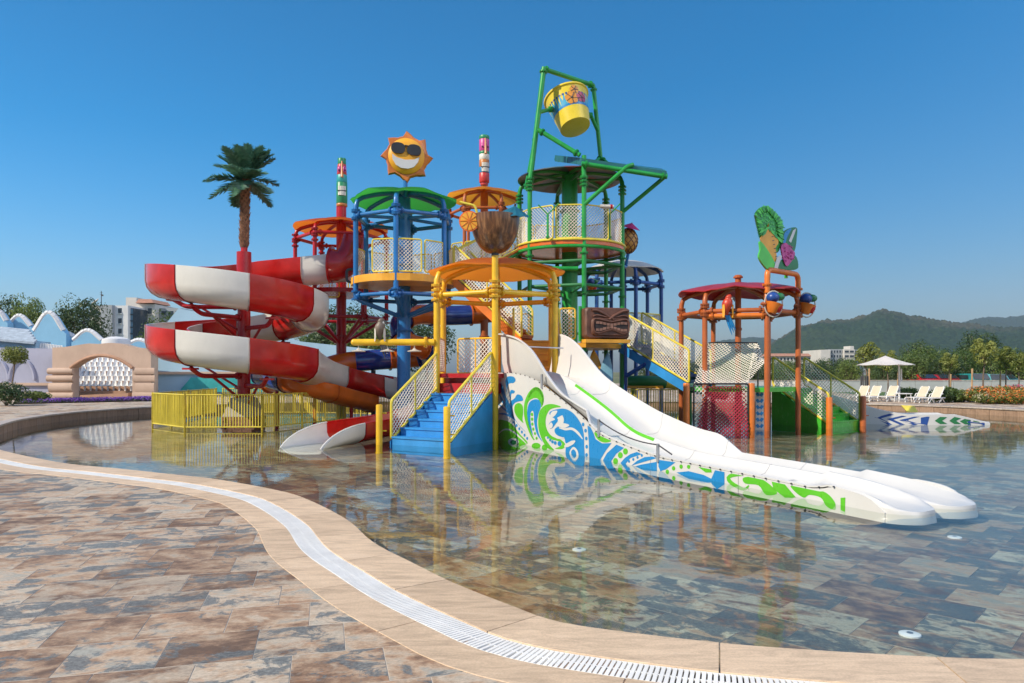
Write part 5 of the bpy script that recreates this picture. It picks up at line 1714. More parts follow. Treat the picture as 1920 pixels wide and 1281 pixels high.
# ------------------------------------------------------------------ totem poles
def totem(px, y0, y1, Y, r, seed, label, base, tapered):
    z0, z1 = Z(y1, Y), Z(y0, Y); h = z1-z0; x = X(px, Y)
    root = thing("totem_pole", label, "totem", (x, Y, z0))
    C = dict(g=(.02, .24, .10), p=(.55, .06, .28), b=(.03, .20, .42), t=(.02, .33, .32), r=(.5, .03, .025), w=(.7, .68, .6), o=(.5, .17, .03), k=(.03, .02, .02))
    mt = {k: paint("totem " + k, v, .4, var=.15) for k, v in C.items()}
    def ringpart(t0, t1, k, rr0, rr1, nm="carved_band"):
        m = MB(); m.lathe((x, Y, z0 + h*t0), [(rr0*.94, 0), (rr0, .02), (rr1, h*(t1-t0)-.02), (rr1*.94, h*(t1-t0))], 18); return m.build(nm, mt[k], root, smooth=True, angle=40)
    seq = base
    for t0, t1, k in seq:
        s = 1.0 if not tapered else 1.0 - .30*max(0, (t0-.45)/.55)
        s1 = 1.0 if not tapered else 1.0 - .30*max(0, (t1-.45)/.55)
        ringpart(t0, t1, k, r*s, r*s1)
    def pt(a, t, o): return V((x + (r+o)*math.sin(a), Y - (r+o)*math.cos(a), z0 + h*t))
    for s in (-1, 1):
        a0 = .25
        m = MB(); m.ball(pt(a0 + s*.55, .76, -.05), .09, 10, 6, (1, .6, 1.5)); e = m.build("eye", mt['p'], root, smooth=True)
        m = MB(); m.ball(pt(a0 + s*.55, .74, .01), .035, 8, 5); m.build("pupil", mt['k'], e, smooth=True)
    m = MB(); m.tube([pt(.25, .92, .0), pt(.25, .7, .05), pt(.25, .58, .09)], [.03, .045, .06], 8); m.build("nose", mt['o'], root, smooth=True)
    for row in (0, 1):
        for k in range(5):
            a = .25 + (k-2)*.27
            m = MB(); c = pt(a, .36 + row*.105 - .1, .012); m.box(c, (.055, .03, h*.085), 0, Matrix.Rotation(a, 3, 'Z')); m.build("tooth", mt['w'], root)
    m = MB(); m.box(pt(.25, .31, .0), (.36, .02, .035), .25); m.build("mouth_line", mt['k'], root)
    for k in range(6):
        a = k*math.pi/3
        m = MB(); m.ball(pt(a, .985, -.1), .06, 6, 4); m.build("crown_leaf", mt['g'], root, smooth=True)
    m = MB(); m.tube([(x, Y, z0-.1), (x, Y, z0+.02)], r*.8, 12); m.build("neck", mt['r'], root, smooth=True)
totem(641, 298, 388, 29.2, .22, 1, "green tapered totem pole with big teeth on the red tower", [(0, .06, 'o'), (.06, .50, 'g'), (.50, .66, 't'), (.66, .88, 'r'), (.88, 1, 'g')], True)
totem(908, 255, 343, 30.0, .21, 2, "red and pink striped totem pole on the orange tower", [(0, .2, 'r'), (.2, .33, 'b'), (.33, .48, 'o'), (.48, .6, 'w'), (.6, .66, 'g'), (.66, .92, 'p'), (.92, 1, 'g')], False)

# ------------------------------------------------------------------ leaf and flower sign on the portal
def LS(x, y, dy=0.0):
    px, py = 1380 + x/5.12, 370 + y/5.12
    Yd = 23.2 + (px-1458)*.02
    return at(px, py, Yd) + V((0, dy, 0))
ls = thing("leaf_sign", "cut-out sign of palm leaves, surfboard and pink flower on the orange portal", "sign", LS(440, 760))
def cut(pts, dy, th, mat, nm, sm=True, ser=0, parent=None):
    P = spline2(pts, 4) if sm else pts
    if ser:
        L = resample([V((a, b, 0)) for a, b in P + P[:1]], 7)
        c = V((sum(p.x for p in L)/len(L), sum(p.y for p in L)/len(L), 0))
        P = [((p + (p-c).normalized()*(ser if k % 2 else -ser*.3)).x, (p + (p-c).normalized()*(ser if k % 2 else -ser*.3)).y) for k, p in enumerate(L[:-1])]
    m = MB(); m.prism([LS(a, b, dy) for a, b in P], (0, th, 0)); return m.build(nm, mat, parent or ls)
M_leafd = paint("sign dark leaf", (.03, .33, .05), .4, var=.4, scale=6); M_leafl = paint("sign bright leaf", (.10, .60, .07), .4)
M_flow = paint("sign flower pink", (.50, .05, .24), .4, var=.35, scale=9)
pc = cut([(195, 160), (240, 105), (300, 92), (350, 130), (410, 190), (442, 260), (440, 340), (430, 430), (400, 520), (330, 480), (250, 400), (215, 270), (200, 200)], .0, .16, M_leafd, "palm_crown", ser=11)
rr = random.Random(8)
ol = resample([V((a, b, 0)) for a, b in spline2([(195, 160), (240, 105), (300, 92), (350, 130), (410, 190), (442, 260), (440, 340), (430, 430), (300, 300), (250, 370), (215, 270), (200, 200)], 4)], 17)
for k, q in enumerate(ol):
    c = V((315, 290, 0)); d = (q-c).normalized(); n_ = V((-d.y, d.x, 0)); tip = q + d*rr.uniform(10, 24) + V((0, 6, 0))
    pts = [q - d*55, q - d*15 + n_*13, q + n_*8, tip, q - n_*8, q - d*15 - n_*13]
    m = MB(); m.prism([LS(p.x, p.y, -.03 - .02*(k % 3)) for p in pts], (0, .05, 0)); m.build("palm_leaf", M_leafd if k % 2 else M_leafl, pc)
m = MB()
for k in range(150):
    a = rr.uniform(200, 432); b = rr.uniform(105, 420)
    if a < 215 + max(0, (b-250))*.9 - 20 or b < 100 + abs(a-290)*.75: continue
    m.add([LS(a-7, b, -.012), LS(a+7, b-4, -.012), LS(a+3, b+16, -.05)], [(0, 1, 2)])
m.build("leaf_tuft", M_leafl, pc, kind="stuff")
cut([(310, 255), (335, 340), (390, 385), (402, 440), (375, 490), (385, 570), (362, 625), (300, 545), (240, 430), (234, 385), (285, 320)], -.05, .06, M_amber, "beach")
cut([(222, 425), (270, 470), (340, 580), (365, 645), (345, 725), (280, 680), (215, 580), (228, 500)], -.07, .14, M_leafl, "leaf")
cut([(440, 470), (450, 345), (500, 302), (580, 294), (582, 380), (562, 510), (500, 560)], -.02, .12, M_darkgreen, "surfboard")
cut([(450, 440), (462, 350), (500, 312), (530, 305), (490, 380), (462, 470)], -.03, .03, M_printblue, "stripe")
cut([(505, 420), (545, 320), (575, 300), (560, 350), (525, 440)], -.03, .03, M_white, "stripe", sm=False)
cut([(375, 660), (440, 600), (560, 560), (590, 680), (500, 702), (400, 728)], -.05, .12, M_darkgreen, "leaf", ser=3)
fl_ = cut([(425, 470), (470, 445), (520, 500), (555, 545), (520, 620), (475, 665), (445, 600), (430, 530)], -.1, .1, M_flow, "flower", ser=4)
m = MB()
for k in range(26):
    a, b = 430 + rr.uniform(5, 110), 470 + rr.uniform(0, 170)
    if abs(a-487) + abs(b-555)*.6 > 85: continue
    m.ball(LS(a, b, -.11), .045, 6, 4, (1, .5, .6))
m.build("petal_bump", M_flow, fl_, kind="stuff")
cut([(355, 700), (388, 580), (432, 568), (402, 650), (385, 712)], -.09, .05, M_white, "path")
for y in range(6):
    b = 380 + y*38
    m = MB(); m.prism([LS(336+y*7, b, -.06), LS(352+y*7, b-4, -.06), LS(356+y*7, b+2, -.06), LS(340+y*7, b+6, -.06)], (0, .02, 0)); m.build("rung", M_dark, ls)
for x in (320, 488):
    m = MB(); m.tube([LS(x, 690, .06), LS(x, 775, .06)], .06, 8); m.build("stem", M_greengel, ls, smooth=True)

# ------------------------------------------------------------------ bird figures and small tipping buckets
def bird(name, label, p, cols, s=1.0, hang=True):
    """a parrot figure clinging upright: body, head, wings, beak, tail"""
    p = V(p); root = thing(name, label, "parrot figure", p)
    body = [p + V((0, 0, .52*s)), p + V((.03*s, -.02*s, .45*s)), p + V((.02*s, -.02*s, .34*s)), p + V((-.02*s, 0, .18*s)), p + V((-.03*s, .02, 0)), p + V((0, .03, -.16*s))]
    m = MB(); m.tube(catmull(body, 4), [.02*s, .07*s, .10*s, .115*s, .12*s, .115*s, .11*s, .12*s, .14*s, .155*s, .165*s, .17*s, .165*s, .155*s, .14*s, .12*s, .10*s, .08*s, .06*s, .05*s, .04*s], 12)
    m.build("body", cols[0], root, smooth=True, angle=80)
    m = MB(); m.ball(p + V((.10*s, -.06*s, .40*s)), .075*s, 8, 6, (1, .7, 1)); m.build("cheek", M_white, root, smooth=True)
    m = MB(); m.tube([p + V((.12*s, -.05*s, .44*s)), p + V((.20*s, -.07*s, .40*s)), p + V((.21*s, -.08*s, .30*s))], [.05*s, .045*s, .01*s], 8); m.build("beak", M_dark, root, smooth=True)
    for sg in (-1, 1):
        m = MB(); rows = []
        for i in range(6):
            t = i/5; w = .10*s*math.sin(math.pi*(.15+.8*t))
            c = p + V((sg*.15*s, -.06*s, .2*s - .42*s*t)); rows.append([c + V((-w*sg*.3, -.06*s, 0)), c + V((sg*.03*s, -.02*s, 0)), c + V((w*sg*.2, .09*s, 0))])
        m.shell(rows, V((0, .02, 0))); m.build("wing", cols[1], root, smooth=True)
    for k in range(3):
        m = MB(); a = p + V(((k-1)*.04*s, .03, -.14*s)); m.tube([a, a + V((.1*s+.03*k*s, .0, -.34*s)), a + V((.20*s+.02*k*s, 0, -.66*s+.08*k*s))], [.05*s, .04*s, .008*s], 6); m.build("tail_feather", cols[2], root, smooth=True)
    m = MB(); m.tube([p + V((.1*s, 0, -.05*s)), p + V((.3*s, .02, -.02*s))], .03*s, 6); m.build("foot", M_dark, root, smooth=True)
M_parrot = paint("parrot red", (.55, .05, .02), .4, var=.3, scale=6)
bird("parrot", "red and yellow parrot figure with long blue tail perched on the orange beam", at(1364, 583, 23.0), [M_parrot, M_amber, M_printblue], .95)
bird("pelican", "brown and white bird figure with orange head sitting on the yellow spray arm", at(713, 628, 20.25), [paint("bird brown", (.16, .12, .09), .5, var=.4), M_canopywhite, M_dark], .85)
def mini_bucket(label, p, s=1.0):
    p = V(p); root = thing("small_bucket", label, "small bucket", p)
    m = MB(); m.lathe(p, [(.12*s, -.30*s), (.22*s, -.12*s), (.27*s, .02*s), (.24*s, .02*s), (.1*s, -.2*s)], 16, Matrix.Rotation(R(16), 3, 'Y'))
    m.build("bowl", M_orange, root, smooth=True, angle=50)
    m = MB(); m.lathe(p + V((.08*s, -.05*s, -.16*s)), [(.06*s, -.12*s), (.15*s, .0), (.16*s, .1*s)], 12); m.build("bowl_stripe", M_red, root, smooth=True)
    m = MB(); m.ball(p + V((-.05*s, 0, .2*s)), .2*s, 12, 8, (1, 1, .85)); m.build("bird_body", M_printnavy, root, smooth=True)
    m = MB(); m.ball(p + V((.16*s, 0, .22*s)), .14*s, 10, 6, (1.2, .6, .9)); m.build("wing", M_darkgreen, root, smooth=True)
    m = MB(); m.tube([p + V((.28*s*math.cos(t)-.02, .02, .40*s*math.sin(t))) for t in [2*math.pi*k/22 for k in range(22)]], .022*s, 6, closed=True); m.build("hoop", M_canopywhite, root, smooth=True)
    m = MB(); m.tube([p + V((-.26*s, 0, 0)), p + V((-.42*s, 0, 0))], .045*s, 8); m.build("axle", M_rust, root, smooth=True)
mini_bucket("small bucket with blue bird figure hung on the front orange post", at(1452, 570, 22.6))
mini_bucket("small bucket with blue bird figure hung outside the orange portal post", at(1514, 572, 23.9))
mini_bucket("small bucket with bird figure hung on the navy blue tower", at(1110, 536, 30.2), .8)

# ------------------------------------------------------------------ pineapple with pink parasol
pp = at(1178, 452, 27.9)
pin = thing("pineapple", "yellow pineapple figure with pink cocktail parasol beside the green tower", "pineapple", pp - V((0, 0, .5)))
M_pine = paint("pineapple", (.50, .27, .05), .5, var=.3, scale=5)
m = MB(); m.ball(pp, .36, 16, 12, (1, 1, 1.35)); m.build("fruit", M_pine, pin, smooth=True)
m = MB()
for k in range(9):
    for s in (-1, 1):
        pts = []
        for j in range(12):
            t = -math.pi/2 + math.pi*(j+.5)/12; a = k*2*math.pi/9 + s*t*1.1
            pts.append(pp + V((.365*math.cos(t)*math.cos(a), .365*math.cos(t)*math.sin(a), .49*math.sin(t))))
        m.tube(pts, .016, 4)
m.build("skin_line", M_tiki, pin, kind="stuff")
uc = at(1185, 418, 27.7)
M_pinkp = paint("pink parasol", (.55, .03, .18), .45, transl=.25)
ax = V((.25, -.25, 1)).normalized(); q = ax.to_track_quat('Z', 'Y').to_matrix()
for k in range(10):
    m = MB(); rows = [[uc + q @ V((.36*t*math.cos(R(36*(k+s))), .36*t*math.sin(R(36*(k+s))), -.2*t)) for s in (0, .5, 1)] for t in (0, .5, 1)]
    m.shell(rows, V((0, 0, -.012))); m.build("parasol_segment", M_pinkp, pin)
m = MB(); m.tube([uc, pp + V((0, 0, .3))], .025, 6); m.build("parasol_stick", M_dark, pin)
m = MB(); m.tube([pp - V((0, 0, .45)), pp - V((.1, 0, 1.0)), V((GC[0]+1.9, GC[1]-.3, pp.z-1.0))], .06, 8); m.build("arm", M_blue, pin, smooth=True)

# ------------------------------------------------------------------ round lights in the pool floor
M_lamp = paint("white lamp plastic", (.75, .77, .78), .4, var=.05)
for px, py, lab in ((1706, 1187, "round white underwater light in the pool floor nearest the straight coping"), (1086, 1029, "round white underwater light in the shadowed middle of the pool"), (1790, 1006, "round white underwater light beyond the slide outfall")):
    p = onz(px, py, -.2)
    r_ = thing("pool_light", lab, "pool light", p)
    m = MB(); m.lathe(p - V((0, 0, .02)), [(.08, 0), (.08, .015), (.068, .02), (.002, .022)], 24); m.build("rim", M_lamp, r_, smooth=True, angle=30)
    m = MB(); m.lathe(p + V((0, 0, .003)), [(.025, 0), (.02, .004), (.002, .005)], 16); m.build("lens", M_steel, r_, smooth=True)
# ------------------------------------------------------------------ trees and planting
M_leaf_a = leaf_mat("citrus leaf", (.04, .085, .015), (.17, .23, .045), .3)
M_leaf_b = leaf_mat("dark evergreen leaf", (.02, .05, .014), (.08, .13, .035), .25)
M_leaf_c = leaf_mat("yellow green leaf", (.10, .14, .02), (.30, .32, .07), .35)
M_trunk = paint("grey brown bark", (.16, .11, .075), .9, var=.4, scale=6)
M_stake = paint("raw timber stake", (.42, .26, .13), .8, var=.3)
def leafball(mb, c, rad, n, size, rr, sc=(1, 1, .8)):
    for _ in range(n):
        u, v = rr.uniform(-1, 1), rr.uniform(0, 2*math.pi); q = math.sqrt(1-u*u)
        d = V((q*math.cos(v), q*math.sin(v), u)); r_ = rad*(rr.uniform(.35, 1)**.45)
        p = V(c) + V((d.x*r_*sc[0], d.y*r_*sc[1], d.z*r_*sc[2]))
        nrm = (d + V((rr.uniform(-.8, .8), rr.uniform(-.8, .8), rr.uniform(-.4, .9)))).normalized()
        a = nrm.orthogonal().normalized(); b = nrm.cross(a); s = size*rr.uniform(.6, 1.25); k = rr.uniform(0, 6.28)
        e1 = a*math.cos(k) + b*math.sin(k); e2 = nrm.cross(e1)
        mb.add([p - e1*s, p + e2*s*.45 + nrm*s*.12, p + e1*s, p - e2*s*.45 + nrm*s*.12], [(0, 1, 2, 3)])
def make_tree(seed, h, cr, ch, n, leaf, mat, trunk_r=.07, clumps=16, lollipop=False):
    """returns a thing at the origin: trunk with limbs, and a crown of leaf clumps"""
    rr = random.Random(seed)
    root = thing("tree", "tree", "tree", (0, 0, 0))
    m = MB(); base = h - ch*.85
    pts = [V((0, 0, -.05)), V((rr.uniform(-.05, .05), rr.uniform(-.05, .05), base*.5)), V((rr.uniform(-.08, .08), rr.uniform(-.08, .08), base))]
    m.tube(catmull(pts, 3), [trunk_r*(1.2-.5*i/6) for i in range(7)], 7)
    cl = MB()
    for k in range(clumps):
        a = k*2.4 + rr.uniform(-.3, .3); t = (k+.5)/clumps
        zc = base + ch*(.10 + .75*t) + rr.uniform(-.1, .1)*ch
        prof = math.sin(math.pi*(.16 + .74*t))**.7
        rc = cr*prof*rr.uniform(.35, .78)
        c = V((rc*math.cos(a), rc*math.sin(a), zc))
        m.tube([pts[2] - V((0, 0, base*.1)), pts[2].lerp(c, .55) + V((0, 0, .05)), c], [trunk_r*.5, trunk_r*.3, trunk_r*.1], 4)
        leafball(cl, c, cr*rr.uniform(.30, .5), n//clumps, leaf, rr, (1, 1, .85))
    m.build("trunk", M_trunk, root, smooth=True); cl.build("crown", mat, root)
    return root
def place(proto, used, loc, rz, sc, label, name, group):
    if not used:
        o = proto; used.append(1)
        o.location = V(loc); o.rotation_euler = (0, 0, rz); o.scale = sc if isinstance(sc, tuple) else (sc, sc, sc)
    else:
        o = copy_tree(proto, loc, rz, None, sc)
    o.name = name; o["label"] = label; o["category"] = "tree"; o["group"] = group
    return o
rr = random.Random(21)
hedge_protos = [(make_tree(100+i, 3.3, 1.75, 2.9, 2600, .105, (M_leaf_a, M_leaf_b, M_leaf_a, M_leaf_b)[i], .09, 20), []) for i in range(4)]
# belt of citrus trees behind the parking wall
belt = []
for row, Yr in ((0, 62.0), (1, 66.0), (2, 71)):
    x = X(1230, Yr) + row*1.1
    while x < X(1985, Yr):
        belt.append((x + rr.uniform(-.5, .5), Yr + rr.uniform(-.8, .8), row)); x += rr.uniform(2.3, 3.0)
for k, (x, y, row) in enumerate(belt):
    pr, us = hedge_protos[rr.randrange(4)]
    ki = [p is pr for p, _ in hedge_protos].index(True)
    pxx = 960 + F*x/y
    lab = ("light green" if ki % 2 == 0 else "dark green") + (" bushy citrus tree in the row right behind the grey wall", " bushy citrus tree in the middle row beyond the grey wall", " bushy citrus tree in the back row below the hills")[row]
    place(pr, us, (x, y, .27), rr.uniform(0, 6.28), (rr.uniform(.84, 1.0) + .06*row)*interp([(1640, .74), (1720, .95)], pxx), lab, "citrus_tree", "citrus trees beyond the grey wall, " + lab[:11] + str(("first", "second", "third")[row]) + " row")
big = (make_tree(140, 5.2, 2.6, 4.0, 5200, .12, M_leaf_b, .14, 28), [])
place(*big, (X(1838, 70), 70, .27), 0.4, .93, "tallest round-crowned tree above the belt behind the teal car", "broad_tree", "broad trees")
place(*big, (X(1725, 74), 74, .27), 2.2, .8, "round-crowned tree rising above the belt behind the red cars", "broad_tree", "broad trees")
# young staked trees in front of the wall
yp = make_tree(150, 3.0, .75, 1.35, 1300, .085, M_leaf_c, .045, 12); yused = []
for px, Y, s, lab in ((1625, 44, 1.05, "young staked tree beside the black litter basket"), (1664, 50, .95, "young staked tree behind the parasol"), (1780, 50, .9, "young staked tree in front of the red cars"), (1845, 46, 1.15, "young staked tree in front of the teal car"), (1886, 47, 1.0, "young staked tree behind the orange flowers"), (1910, 50, .9, "young staked tree at the pink flowers")):
    o = place(yp, yused, (X(px, Y), Y, .29), rr.uniform(0, 6), s, lab, "young_tree", "young staked trees")
for px, Y, h, lab in ((1629, 43.7, 1.75, "timber stake beside the black litter basket"), (1782, 49.6, 1.4, "timber stake in front of the red cars"), (1822, 43, 1.75, "stout timber stake on the lawn"), (1875, 47, 1.6, "timber stake near the orange flowers"), (1683, 50, 1.6, "pale timber stake behind the parasol pole")):
    m = MB(); c = V((X(px, Y), Y, .25)); m.tube([c, c + V((.03, 0, h))], .05, 8); m.tube([c + V((.03, 0, h)), c + V((.03, 0, h+.03))], [.05, .03], 8)
    solo(m, "stake", M_stake, c, lab, "stake", "tree stakes", True)

# ------------------------------------------------------------------ grey parking wall, lawn, cars
wallp = thing("parking_wall", "long low grey panel wall in front of the citrus trees", "wall", (30, 56, .29))
M_wall = paint("pale grey render", (.42, .43, .42), .8, var=.08, wear=.3)
x = X(1290, 56); k = 0
while x < X(1990, 56):
    m = MB(); m.box((x+1.45, 56, .29+.42), (2.88, .16, .86)); m.build("wall_panel", M_wall, wallp); x += 2.9
m = MB(); m.box(((X(1290, 56)+x)/2, 56, 1.18), (x-X(1290, 56), .22, .06)); m.build("coping_strip", M_capstone, wallp)
def lawn_mat():
    m, nt, ns, lk, bs = new_mat("lawn")
    pos = nd(nt, "ShaderNodeNewGeometry").outputs["Position"]
    c = ramp(nt, noise_(nt, pos, 9, 6, .7), [(.3, (.03, .07, .01)), (.7, (.10, .17, .03))])
    lk.new(c, bs.inputs["Base Color"]); bs.inputs["Roughness"].default_value = .9
    return m
M_lawn = lawn_mat()
m = MB(); m.add([(X(1745, 45), 44, .296), (X(2000, 44), 42, .296), (X(2000, 55.8), 55.8, .296), (X(1560, 55.8), 55.8, .296), (X(1600, 50), 48, .296)], [(0, 1, 2, 3, 4)])
structure(m.build("lawn", M_lawn))
def car(label, p, L, hgt, col, rz=0, van=False):
    p = V(p); root = thing("parked_car", label, "car", p, "cars parked behind the grey wall")
    MM = Matrix.Rotation(rz, 3, 'Z')
    def T(x, y, z): return p + MM @ V((x, y, z))
    w = .86
    if van: side = [(-.5, .3), (-.5, .62), (-.47, .97), (-.42, 1.0), (.36, 1.0), (.45, .62), (.5, .55), (.5, .3)]
    else: side = [(-.5, .32), (-.5, .6), (-.44, .68), (-.33, .72), (-.20, .98), (.10, 1.0), (.28, .72), (.46, .62), (.5, .5), (.5, .3)]
    rows = []
    for y, s in ((-w, .93), (-w*.94, 1.0), (w*.94, 1.0), (w, .93)):
        rows.append([T(a*L, y*(1-.12*max(0, (b-.65)/.35)), b*hgt*(s if b > .6 else 1)) for a, b in side])
    m = MB(); m.grid(rows); n = len(side)
    m.add(rows[0], [tuple(range(n))]); m.add(rows[-1], [tuple(reversed(range(n)))])
    m.add([rows[0][0], rows[0][-1], rows[-1][-1], rows[-1][0]], [(0, 1, 2, 3)])
    m.build("body", paint("car paint " + label[:12], col, .2, coat=.8), root, smooth=True, angle=35)
    G = paint("car glass", (.02, .03, .035), .08)
    wins = ((-.40, .02), (.04, .34)) if van else ((-.26, -.05), (-.03, .17))
    for sy in (-1, 1):
        for a, b in wins:
            m = MB(); y = sy*(w+.005)
            m.prism([T(a*L, y, .70*hgt), T(b*L, y, .70*hgt), T((b-.04)*L, y*.93, .92*hgt), T((a+.03)*L, y*.93, .92*hgt)], MM @ V((0, sy*.01, 0))); m.build("window", G, root)
    ends = (((.37, .97), (.44, .66)), ((-.478, .95), (-.503, .66))) if van else (((.115, .985), (.265, .745)), ((-.215, .95), (-.32, .74)))
    for (a0, h0), (a1, h1) in ends:
        m = MB(); sx = 1 if a1 > 0 else -1
        m.prism([T(a1*L, -w*.80, h1*hgt), T(a1*L, w*.80, h1*hgt), T(a0*L, w*.70, h0*hgt), T(a0*L, -w*.70, h0*hgt)], MM @ V((sx*.03, 0, .03))); m.build("windscreen", G, root)
    for wx in (-.31, .31):
        for sy in (-1, 1):
            c = T(wx*L, sy*(w-.08), .31); ax = MM @ V((0, 1, 0))
            m = MB(); m.tube([c - ax*.1, c + ax*.1], .31, 18); wl_ = m.build("wheel", M_black, root, smooth=True, angle=35)
            m = MB(); m.tube([c + ax*sy*.095, c + ax*sy*.112], .19, 12); m.build("rim", M_steel, wl_)
    for sy in (-1, 1):
        m = MB(); m.ball(T(.49*L, sy*.62, .58*hgt), .09, 8, 6); m.build("headlight", M_lamp, root, smooth=True)
car("bright red car parked nose to the grey wall beside the other red car", (X(1729, 61), 61, .27), 4.0, 1.36, (.45, .01, .015), -1.52)
car("dark red car parked behind the grey wall between the red and teal cars", (X(1770, 61), 61.2, .27), 3.9, 1.34, (.36, .012, .02), -1.62)
car("teal van parked behind the grey wall next to the dark red car", (X(1811, 61), 61, .27), 4.4, 1.42, (.02, .22, .22), -1.5, True)
car("pale teal van parked behind the grey wall between two other teal vehicles", (X(1846, 61), 61, .27), 4.4, 1.38, (.10, .34, .34), -1.57, True)
car("small blue green car parked behind the grey wall at the end of the row", (X(1880, 61), 61.3, .27), 3.9, 1.34, (.03, .16, .20), -1.6)

# ------------------------------------------------------------------ loungers, parasol, litter basket
M_lounge = paint("white lounger resin", (.74, .72, .68), .45, var=.06)
M_sling = paint("cream sling fabric", (.62, .54, .40), .8, var=.1, transl=.1)
def make_lounger():
    root = thing("sun_lounger", "", "sun lounger", (0, 0, 0), "sun loungers by the parasol")
    for s in (-1, 1):
        m = MB(); m.tube(bend([(-1.0, s*.30, .20), (-.92, s*.30, .33), (.95, s*.30, .33)], .06), .035, 6); m.build("side_rail", M_lounge, root, smooth=True)
        for x0, x1 in ((-.95, -.62), (-.3, -.62), (.9, .55), (.2, .55)):
            m = MB(); m.tube([(x0, s*.31, .0), (x1, s*.31, .33)], .032, 6); m.build("leg", M_lounge, root, smooth=True)
        m = MB(); m.tube(bend([(.35, s*.30, .35), (.86, s*.29, 1.02), (.9, s*.2, 1.06)], .06), .03, 6); m.build("back_rail", M_lounge, root, smooth=True)
        m = MB(); m.tube(bend([(.25, s*.36, .38), (.35, s*.36, .56), (.62, s*.34, .60)], .06), .03, 6); m.build("armrest", M_lounge, root, smooth=True)
    for k in range(9):
        m = MB(); m.box((-.88 + k*.145, 0, .345), (.115, .58, .025)); m.build("slat", M_lounge, root)
    m = MB(); m.shell([[V((.38 + .5*t, y, .37 + .68*t + .03*math.sin(math.pi*t))) for t in (0, .25, .5, .75, 1)] for y in (-.28, 0, .28)], V((.02, 0, -.015))); m.build("backrest", M_sling, root, smooth=True)
    return root
lp = make_lounger()
spots = [(1611, 38.8, "sun lounger half hidden behind the green stairs railing"), (1634, 38.4, "cream backed sun lounger between the green stairs and the side table"), (1666, 38.4, "cream backed sun lounger directly beside the low side table"), (1721, 37.0, "shaded sun lounger beyond the side table"), (1748, 36.2, "sun lounger at the end of the row beside the green shrubs")]
for i, (px, Y, lab) in enumerate(spots):
    o = lp if i == 0 else copy_tree(lp)
    o.location = (X(px, Y), Y, .295); o.rotation_euler = (0, 0, R(38 if i < 3 else 30)); o["label"] = lab; o.scale = (.76, .76, .76)
stb = V((X(1693, 37.6), 37.6, .29))
st = thing("side_table", "small white side table between the sun loungers", "side table", stb)
m = MB(); m.box(stb + V((0, 0, .43)), (.7, .5, .04)); m.build("table_top", M_lounge, st)
for a in (-1, 1):
    for b in (-1, 1):
        m = MB(); m.tube([stb + V((a*.28, b*.2, .42)), stb + V((a*.33, b*.23, 0))], .02, 6); m.build("leg", M_lounge, st)
pb0 = V((X(1686, 40), 40, .29))
par = thing("parasol", "large off white cantilever parasol over the sun loungers", "parasol", pb0)
M_cloth = paint("parasol cloth", (.74, .70, .66), .8, var=.05, transl=.3)
apex = at(1660, 667, 40)
n8 = 8
for k in range(n8):
    rows = []
    for i in range(5):
        t = i/4
        rows.append([apex + V((1.45*t*math.cos(R(45*(k+s))), 1.45*t*math.sin(R(45*(k+s))), -.62*t + .14*t*t - .04*t*math.sin(math.pi*s))) for s in (0, .33, .67, 1)])
    m = MB(); m.shell(rows, V((0, 0, -.015))); m.build("cloth_panel", M_cloth, par, smooth=True)
    m = MB(); m.tube([apex - V((0, 0, .05)), apex + V((1.45*math.cos(R(45*k)), 1.45*math.sin(R(45*k)), -.52))], .014, 5); m.build("rib", M_lounge, par)
m = MB(); m.tube(bend([pb0, V((pb0.x, pb0.y, 2.2)), V((pb0.x-.2, pb0.y, 2.45)), apex - V((0, 0, .1))], .3), .05, 10); m.build("pole", M_lounge, par, smooth=True)
m = MB(); m.tube([V((pb0.x+.12, pb0.y, 1.3)), V((pb0.x+.12, pb0.y, 2.0))], .035, 8); m.build("crank", M_lounge, par, smooth=True)
m = MB(); m.box(pb0 + V((0, 0, .04)), (.8, .8, .08)); m.build("base_slab", M_wall, par)
bb = V((X(1621, 42), 42, .29))
bin_ = thing("litter_basket", "black slatted litter basket hung on a dark post", "litter basket", bb)
m = MB(); m.tube([bb, bb + V((0, .2, 1.5))], .03, 8); m.build("post", M_dark, bin_, smooth=True)
for k in range(14):
    a = 2*math.pi*k/14
    m = MB(); m.prism([bb + V((.22*math.cos(a+s), .22*math.sin(a+s), z)) for s, z in ((-.16, .72), (.16, .72), (.16, 1.3), (-.16, 1.3))], V((math.cos(a), math.sin(a), 0))*-.02); m.build("slat", M_dark, bin_)
m = MB(); m.lathe(bb + V((0, 0, .70)), [(.2, 0), (.21, .03)], 14); m.build("base", M_dark, bin_)

# ------------------------------------------------------------------ flowering shrubs by the far rim
def shrub_proto(seed, leafm, flm, rad, n, nf):
    rr = random.Random(seed)
    root = thing("shrub", "", "shrub", (0, 0, 0)); lf, fl = MB(), MB()
    stm = MB()
    for k in range(7):
        a = k*2.4; c = V((rad*.55*math.cos(a), rad*.55*math.sin(a), rad*(.45 + .3*rr.random())))
        if k == 0: c = V((0, 0, rad*.8))
        leafball(lf, c, rad*.55, n//7, .075, rr, (1, 1, .8))
        stm.tube([(0, 0, -.03), c], .015, 4)
        if nf: leafball(fl, c + V((0, 0, .05)), rad*.62, nf//4, .062, rr, (1, 1, .85))
    lf.build("foliage", leafm, root); stm.build("stem", M_trunk, root)
    if nf: fl.build("blossom", flm, root)
    return root
M_fl_o = leaf_mat("orange blossom", (.62, .12, .02), (.78, .32, .06), .3)
M_fl_p = leaf_mat("pink blossom", (.45, .03, .08), (.6, .10, .18), .3)
M_fl_w = leaf_mat("cream blossom", (.5, .42, .25), (.65, .58, .40), .3)
M_fl_v = leaf_mat("violet blossom", (.13, .04, .32), (.30, .14, .55), .3)
